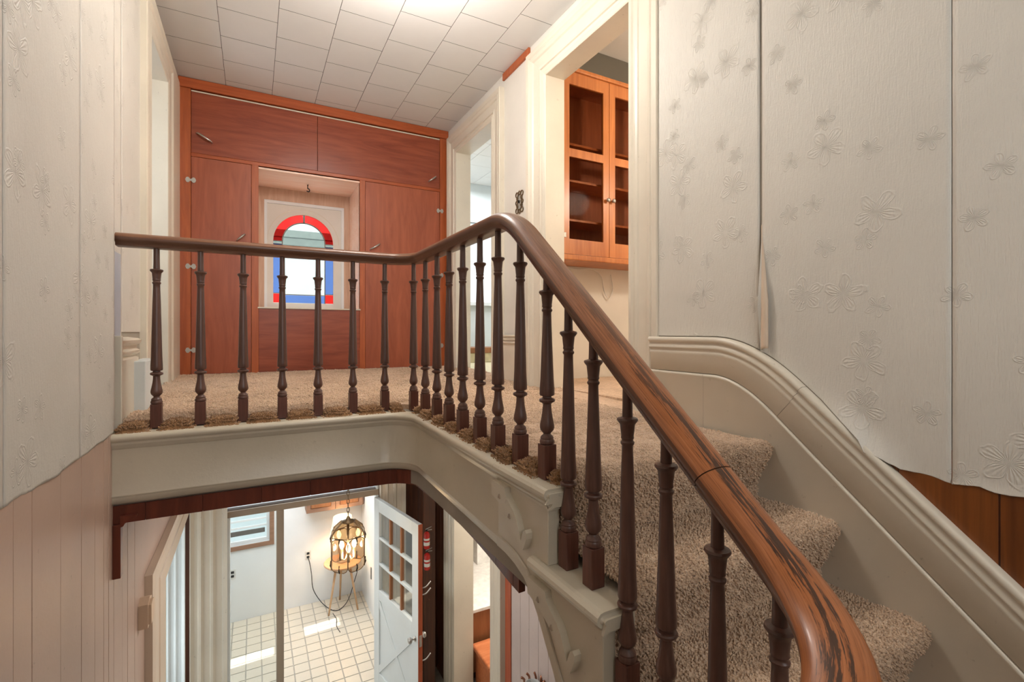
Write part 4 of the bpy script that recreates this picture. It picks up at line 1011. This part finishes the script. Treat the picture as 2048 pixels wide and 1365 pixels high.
# lower left doorway casing
bm = NB(); rows = []
for w, p in [(-0.01, -0.138), (-0.01, 0.012), (0.02, 0.020), (0.06, 0.026), (0.24, 0.024), (0.27, 0.004), (0.29, 0.004), (0.30, 0.026), (0.36, 0.032), (0.40, 0.040), (0.52, 0.042), (0.56, 0.036), (0.56, 0.0)]:
    rows.append([(XL+p, 3.60-w, LOW), (XL+p, 3.60-w, -1.09+w*0.48), (XL+p, 4.985, -1.09+w*0.48)])
grid_mesh(bm, rows); struct(obj('trim_10', bm, 'tanshade'), 'wide cream casing round the lower left doorway', 'door frame')
bm = NB(); box(bm, -2.2, -2.1, 3.0, 5.2, LOW, -0.5); box(bm, -2.1, XL-0.14, 4.9, 5.0, LOW, -0.5); box(bm, -2.1, XL-0.14, 3.0, 3.1, LOW, -0.5); box(bm, -2.2, XL-0.14, 3.0, 5.0, -0.5, -0.4)
struct(obj('wall_parlour', bm, 'bluewhite'), 'pale wall of the room through the lower left doorway', 'wall')
struct(fluted('trim_12', XL-0.16, XL-0.002, 4.74, LOW, -1.08, 'bluewhite'), 'pale fluted far jamb of the lower left doorway', 'door frame')
ch = tag(empty('door_chime', (XL, 2.9, -0.95)), 'small tan box mounted on the boards beside the lower left doorway', 'box')
bm = NB(); prism(bm, [(2.87, -0.890), (2.92, -0.872), (2.97, -0.890), (2.97, -0.985), (2.95, -1.005), (2.87, -1.005)], 'x', XL+0.004, XL+0.055); bmesh.ops.bevel(bm, geom=[e for e in bm.edges if all(v.co.x > XL+0.052 for v in e.verts)], offset=0.012, segments=2, affect='EDGES'); local(obj('cover', bm, 'tan'), ch)
# lower right wall with doorway to the kitchen
XK = 1.75
bm = NB(); wall_x(bm, XK, XK+0.19, 0.9, YP, LOW, -0.34, [(3.61, 4.45, LOW, -1.15)])
wk = struct(obj('wall_lower_right', bm, 'lilac'), 'boarded lower right wall beneath the stair', 'wall')
for a in np.arange(0.95, 3.25, 0.128): obj('board', bbox(XK-0.006, XK, a, a+0.126, LOW, -0.345, 0.0016, 1), 'lilac', wk)
obj('panel', bbox(XK-0.007, XK, 3.275, 3.37, LOW, -0.345, 0.002, 1), 'orangedoor', wk)
for a, b in ((4.70, 4.84), (4.842, 4.985)): obj('panel', bbox(XK-0.008, XK, a, b, LOW, -0.345, 0.001, 1), 'darkpanel', wk)
struct(casing('trim_11', XK, -1, 3.61, 4.45, LOW, -1.15, [(0, -0.19), (0, 0.02), (0.02, 0.026), (0.05, 0.02), (0.08, 0.022), (0.10, 0.032), (0.14, 0.024), (0.17, 0.036), (0.22, 0.04), (0.23, 0.0)], 'cream'), 'cream casing round the lower doorway with the pine chest beyond', 'door frame')
# kitchen beyond
bm = NB(); box(bm, XK+0.19, 3.6, 6.2, 6.3, LOW, -0.4); box(bm, 3.5, 3.6, 3.0, 6.2, LOW, -0.4); box(bm, XK+0.19, 3.6, 3.0, 6.3, -0.4, -0.33); box(bm, XK, XK+0.19, YP, 6.3, LOW, -0.4); box(bm, XK+0.19, 3.6, 3.0, 3.1, LOW, -0.4)
struct(obj('wall_lower_kitchen', bm, 'white'), 'pale walls of the lower kitchen', 'wall')
kc = tag(empty('kitchen_counter', (2.4, 5.0, LOW)), 'white topped kitchen counter with brown wooden front', 'counter')
local(obj('worktop', bbox(1.945, 3.2, 4.55, 5.75, -2.47, -2.435, 0.005), 'counter'), kc)
local(obj('front', bbox(1.95, 3.18, 4.58, 5.7, LOW+0.1, -2.47, 0.002, 1), 'oak'), kc); local(obj('plinth', bbox(1.96, 3.16, 4.64, 5.68, LOW, LOW+0.1), 'darkpanel'), kc)
kx = tag(empty('hanging_cupboard', (2.2, 5.6, -1.9)), 'brown hanging cupboard above the kitchen counter', 'cupboard')
local(obj('body', bbox(1.96, 2.36, 5.35, 5.7, -2.02, -1.2, 0.003), 'oak'), kx); local(obj('door', bbox(1.965, 2.355, 5.33, 5.35, -2.01, -1.21, 0.004), 'oak'), kx)
pk = tag(empty('food_carton', (2.55, 5.5, -2.43)), 'white carton with small dark print beside the brown cupboard', 'carton')
local(obj('carton', bbox(2.42, 2.66, 5.42, 5.56, -2.434, -1.72, 0.003), 'plastic'), pk)
for i in range(5): local(obj('print_line', bbox(2.45, 2.49, 5.4185, 5.42, -1.98+0.02*i, -1.968+0.02*i), 'ink'), pk)
cs = tag(empty('pine_chest', (2.15, 4.3, LOW)), 'orange pine chest with overhanging lid in the lower doorway', 'chest')
local(obj('chest_body', bbox(1.99, 2.5, 4.14, 4.50, LOW, -2.80, 0.006), 'pinebox'), cs); local(obj('lid', bbox(1.955, 2.54, 4.10, 4.52, -2.80, -2.745, 0.02, 4), 'pinebox'), cs)

# open porch door with nine panes
hx, hy = 1.118, 4.985; ex, ey = 1.300, 4.085; dlen = math.hypot(ex-hx, ey-hy); dz = 2.0
dr = struct(empty('door_1', (hx, hy, LOW)), 'open white porch door with nine glass panes and cross braced lower half', 'door')
dr.rotation_euler = (0, 0, math.atan2(ey-hy, ex-hx))
ZT = -1.255-LOW; Lw = dlen; th = 0.04
def dp(name, bm, mat, smooth=False, par=None): return obj(name, bm, mat, par or dr, smooth)
s_ = 0.115; zl = 1.02
dp('stile', bbox(0, s_, -th, 0, 0.01, ZT, 0.003, 1), 'bluewhite'); dp('stile', bbox(Lw-s_, Lw-0.002, -th, 0, 0.01, ZT, 0.003, 1), 'bluewhite')
dp('rail', bbox(s_, Lw-s_, -th, 0, ZT-0.12, ZT, 0.002, 1), 'bluewhite'); dp('rail', bbox(s_, Lw-s_, -th, 0, zl-0.07, zl+0.03, 0.002, 1), 'bluewhite'); dp('rail', bbox(s_, Lw-s_, -th, 0, 0.01, 0.22, 0.002, 1), 'bluewhite')
dp('edge_strip', bbox(Lw-0.002, Lw+0.004, -th, 0, 0.01, ZT, 0.001, 1), 'orangedoor')
gx0, gx1, gz0, gz1 = s_, Lw-s_, zl+0.03, ZT-0.12
for i in (1, 2): x = gx0+(gx1-gx0)*i/3; dp('muntin', bbox(x-0.012, x+0.012, -th+0.005, -0.005, gz0, gz1, 0.002, 1), 'oak')
for i in (1, 2): z = gz0+(gz1-gz0)*i/3; dp('muntin', bbox(gx0, gx1, -th+0.003, -0.003, z-0.013, z+0.013, 0.002, 1), 'bluewhite')
for i in range(3):
    for k in range(3):
        a, b = gx0+(gx1-gx0)*i/3+0.012, gx0+(gx1-gx0)*(i+1)/3-0.012; c_, d_ = gz0+(gz1-gz0)*k/3+0.013, gz0+(gz1-gz0)*(k+1)/3-0.013
        dp('pane', bbox(a, b, -th/2-0.002, -th/2+0.002, c_, d_), 'clear')
dp('lower_panel', bbox(s_, Lw-s_, -th+0.012, -0.012, 0.22, zl-0.07, 0.001, 1), 'bluewhite')
for sx in (0, 1):
    bm = NB(); z0, z1 = 0.22, zl-0.07; x0, x1 = (gx0, gx1) if sx == 0 else (gx1, gx0); w = 0.05
    prism(bm, [(x0, z0), (x0, z0+w*1.6), (x1, z1), (x1, z1-w*1.6)], 'y', -th+0.002+0.002*sx, -0.002-0.002*sx); dp('cross_brace', bm, 'bluewhite')
for s1 in (-1, 1):
    kb = NB(); lathe(kb, [(0.02, 0), (0.022, 0.006), (0.009, 0.010), (0.009, 0.03), (0.022, 0.036), (0.028, 0.048), (0.024, 0.06), (0.004, 0.064)], 16)
    bmesh.ops.rotate(kb, verts=kb.verts, cent=(0, 0, 0), matrix=Matrix.Rotation(-s1*PI/2, 3, 'X')); bmesh.ops.translate(kb, verts=kb.verts, vec=(Lw-0.06, 0.0 if s1 > 0 else -th, 0.93)); dp('knob', kb, 'metal', True)
dp('latch_plate', bbox(Lw+0.004, Lw+0.006, -th+0.008, -0.008, 0.88, 0.98), 'metal')
for z in (0.72, 1.30, 1.36): dp('coat_peg', tube(NB(), smooth_path([(Lw-0.05, 0, z), (Lw-0.03, 0.05, z+0.005), (Lw-0.03, 0.10, z+0.04)], 4), 0.006, 6), 'metal', True)
# fire extinguishers on the panelled wall behind the door
def ext(x, y, z, lab):
    e = tag(empty('fire_extinguisher', (x, y, z)), lab, 'extinguisher', 'wall mounted extinguishers'); e.scale = (0.60, 0.60, 0.56)
    bm = NB(); lathe(bm, [(0.044, 0), (0.05, 0.008), (0.05, 0.24), (0.044, 0.265), (0.026, 0.285), (0.016, 0.29), (0.016, 0.30)], 20); obj('cylinder', bm, 'extred', e, True)
    bm = NB(); lathe(bm, [(0.0508, 0.06), (0.0508, 0.12)], 20, cap=False); obj('label_band', bm, 'plastic', e, True)
    bm = NB(); lathe(bm, [(0.0508, 0.15), (0.0508, 0.185)], 20, cap=False); obj('label_band', bm, 'plastic', e, True)
    obj('valve', bbox(-0.02, 0.02, -0.016, 0.016, 0.30, 0.335, 0.004), 'black', e)
    obj('lever', tube(NB(), [(-0.02, 0, 0.335), (0.03, -0.02, 0.36), (0.07, -0.04, 0.385)], 0.007, 6), 'metal', e, True)
    obj('lever', tube(NB(), [(-0.02, 0, 0.32), (0.03, -0.02, 0.325), (0.075, -0.04, 0.33)], 0.006, 6), 'metal', e, True)
ext(1.508, 4.60, -1.715, 'upper red fire extinguisher behind the open porch door'); ext(1.512, 4.60, -1.925, 'lower red fire extinguisher behind the open porch door')
obj('backing_post', bbox(1.50, 1.62, 4.66, 4.70, LOW, -0.345, 0.003), 'darkpanel', wf)

# pendant lantern of smoky glass
pn = tag(empty('pendant_lantern', (0.672, 4.05, -1.49)), 'lit lantern of smoky glass panels hanging on a chain', 'pendant lamp')
R = 0.145; HT = 0.40; PX, PY, PZ = 0.672, 4.05, -1.49
def pl_(o): return local(o, pn)
def panel_pts(w, z0, z1, c):
    return [(-w+c, z0), (w-c, z0), (w-c*0.4, z0+c*0.35), (w, z0+c), (w, z1-c), (w-c*0.4, z1-c*0.35), (w-c, z1), (-w+c, z1), (-w+c*0.4, z1-c*0.35), (-w, z1-c), (-w, z0+c), (-w+c*0.4, z0+c*0.35)]
for i in range(6):
    a = PI/3*i+0.35; ap = R*math.cos(PI/6); w = R*0.5*0.98
    rot = Matrix.Translation((PX, PY, PZ)) @ Matrix.Rotation(a, 4, 'Z') @ Matrix.Translation((0, -ap, 0))
    pp = panel_pts(w, 0.03, 0.285, 0.035)
    bm = NB(); prism(bm, pp, 'y', -0.002, 0.002); bm.transform(rot); g = pl_(obj('glass_panel', bm, 'amberglass'))
    bm = NB(); tube(bm, [rot @ Vector((x, 0, z)) for x, z in pp+pp[:1]], 0.0035, 6); f = obj('panel_rim', bm, 'bronze', None, True); f.parent = g
    # sloping top panel
    bm = NB(); v = [rot @ Vector(p) for p in ((-w*0.9, 0, 0.292), (w*0.9, 0, 0.292), (w*0.95, 0.02, 0.33), (w*0.55, 0.075, 0.385), (-w*0.55, 0.075, 0.385), (-w*0.95, 0.02, 0.33))]
    V = [bm.verts.new(p) for p in v]; bm.faces.new(V); r = bmesh.ops.extrude_face_region(bm, geom=bm.faces[:]); bmesh.ops.translate(bm, verts=[e for e in r['geom'] if isinstance(e, bmesh.types.BMVert)], vec=(0, 0, 0.003)); g2 = pl_(obj('top_panel', bm, 'amberglass'))
    bm = NB(); tube(bm, v+v[:1], 0.003, 6); f = obj('panel_rim', bm, 'bronze', None, True); f.parent = g2
    bm = NB(); tube(bm, [rot @ Vector(p) for p in ((0, -0.006, 0.085), (0, -0.010, 0.05), (0, 0.0, 0.026))], 0.0055, 6); pl_(obj('clip', bm, 'black', None, True)); bm = NB(); tube(bm, [rot @ Vector(p) for p in ((0, -0.006, 0.235), (0, -0.010, 0.262), (0, 0.0, 0.292))], 0.0055, 6); pl_(obj('clip', bm, 'black', None, True))
bm = NB(); lathe(bm, [(0.045, 0.378), (0.05, 0.39), (0.02, 0.402), (0.010, 0.425), (0.004, 0.43)], 16); bmesh.ops.translate(bm, verts=bm.verts, vec=(PX, PY, PZ)); pl_(obj('cap', bm, 'bronze', None, True))
bm = NB(); tube(bm, [(PX, PY, PZ+0.40), (PX, PY, PZ+0.15)], 0.006, 8); pl_(obj('stem', bm, 'bronze', None, True))
for i in range(3):
    a = 2*PI*i/3+0.4; bx_, by_ = PX+0.055*math.cos(a), PY+0.055*math.sin(a)
    bm = NB(); tube(bm, [(PX, PY, PZ+0.15), (PX+0.03*math.cos(a), PY+0.03*math.sin(a), PZ+0.07), (bx_, by_, PZ+0.085)], 0.005, 6); lathe(bm, [(0.012, PZ+0.08), (0.012, PZ+0.16)], 12, (bx_, by_)); arm = pl_(obj('candle', bm, 'cream', None, True))
    bm = NB(); lathe(bm, [(0.008, PZ+0.16), (0.016, PZ+0.175), (0.019, PZ+0.19), (0.014, PZ+0.21), (0.006, PZ+0.23), (0.002, PZ+0.236)], 14, (bx_, by_)); b = obj('bulb', bm, 'bulb', None, True); b.parent = arm
z = PZ+0.425; i = 0
while z < -0.345:
    n = 14; d = (1, 0) if i % 2 else (0, 1)
    pth = [(PX+d[0]*0.010*math.cos(2*PI*k/n), PY+d[1]*0.010*math.cos(2*PI*k/n), z+0.020+0.021*math.sin(2*PI*k/n)) for k in range(n+1)]
    pl_(obj('chain_link', tube(NB(), pth, 0.003, 5), 'bronze', None, True)); z += 0.034; i += 1

# stool with table lamp in the porch corner
STX, STY, STZ = 1.03, 6.63, -2.58
sto = tag(empty('tripod_stool', (STX, STY, LOW)), 'round pale wooden stool with three splayed legs in the porch corner', 'stool')
bm = NB(); lathe(bm, [(0.225, STZ-0.025), (0.232, STZ-0.018), (0.232, STZ-0.006), (0.226, STZ)], 36, (STX, STY)); local(obj('seat', bm, 'stoolwood'), sto)
for (x, y) in ((0.845, 6.53), (1.03, 6.855), (1.20, 6.50)):
    bm = NB(); tube(bm, [(x, y, LOW), (STX+(x-STX)*0.45, STY+(y-STY)*0.45, STZ-0.025)], [0.011, 0.016], 10); local(obj('leg', bm, 'stoolwood', None, True), sto)
tl = tag(empty('table_lamp', (STX, STY, STZ)), 'table lamp with flared cream shade on the porch stool', 'lamp')
bm = NB(); lathe(bm, [(0.07, 0.0), (0.075, 0.015), (0.03, 0.03), (0.04, 0.09), (0.06, 0.15), (0.05, 0.22), (0.018, 0.28), (0.012, 0.36)], 20); obj('base', bm, 'tan', tl, True)
bm = NB(); lathe(bm, [(0.17, 0.33), (0.15, 0.40), (0.125, 0.52), (0.115, 0.585), (0.112, 0.585), (0.122, 0.52), (0.147, 0.40), (0.167, 0.33)], 28, cap=False); obj('shade', bm, 'shade', tl, True)
ll_ = light('table_lamp_light', 'POINT', (0, 0, 0.45), 5, (1, 0.78, 0.5), size=0.05); ll_.parent = tl
pl2 = light('pendant_light', 'POINT', (0, 0, 0.10), 3, (1, 0.85, 0.62), size=0.03); pl2.parent = pn
bm = NB(); tube(bm, smooth_path([(0.64, YB-0.012, -2.575), (0.66, YB-0.03, -2.66), (0.68, YB-0.03, -2.80), (0.70, YB-0.04, -3.0), (0.78, YB-0.12, -3.14), (0.86, YB-0.24, LOW+0.008), (0.93, 6.60, LOW+0.008), (1.02, 6.62, LOW+0.008), (1.12, 6.72, LOW+0.05), (1.20, 6.80, -3.0), (1.24, 6.72, -2.75), (1.17, 6.64, STZ+0.008), (1.10, 6.63, STZ+0.008)], 6), 0.005, 6)
tag(obj('power_cord', bm, 'cord', None, True), 'thin dark cord from the outlet trailing under the stool', 'cord')  # power cord running from the outlet up to the lamp
bm = NB(); tube(bm, smooth_path([(0.90, 6.55, LOW+0.006), (0.92, 6.40, LOW+0.006), (0.90, 6.25, LOW+0.006), (0.92, 6.10, LOW+0.006)], 5), 0.004, 6)
tag(obj('power_cord', bm, 'cord', None, True), 'loose end of dark cord lying on the sunlit porch squares', 'cord')
obj('handle_strip', bbox(1.325, 1.335, 6.30, 6.33, -2.75, -2.60, 0.002, 1), 'lead', pw)

# ornate copper sconce top low on the boarded wall
sc_ = tag(empty('wall_sconce', (XK-0.08, 2.82, -2.02)), 'ornate copper and pale glass sconce on the lilac boards', 'sconce')
bm = NB(); lathe(bm, [(0.02, -0.14), (0.05, -0.08), (0.06, 0.0), (0.055, 0.05), (0.05, 0.05), (0.055, 0.0), (0.045, -0.08)], 18, cap=False); obj('glass_cup', bm, 'bluewhite', sc_, True)
bm = NB()
for i in range(9):
    a = 2*PI*i/9; tube(bm, smooth_path([(0.062*math.cos(a), 0.062*math.sin(a), -0.06), (0.072*math.cos(a), 0.072*math.sin(a), 0.0), (0.066*math.cos(a), 0.066*math.sin(a), 0.055), (0.082*math.cos(a+.2), 0.082*math.sin(a+.2), 0.075)], 4), 0.008, 6)
obj('gallery', bm, 'copper', sc_, True); obj('arm', tube(NB(), [(0.07, 0, -0.05), (0.08, 0, -0.08)], 0.012, 8), 'copper', sc_, True)
obj('back_plate', bbox(0.068, 0.08, -0.04, 0.04, -0.14, 0.0, 0.004), 'copper', sc_)
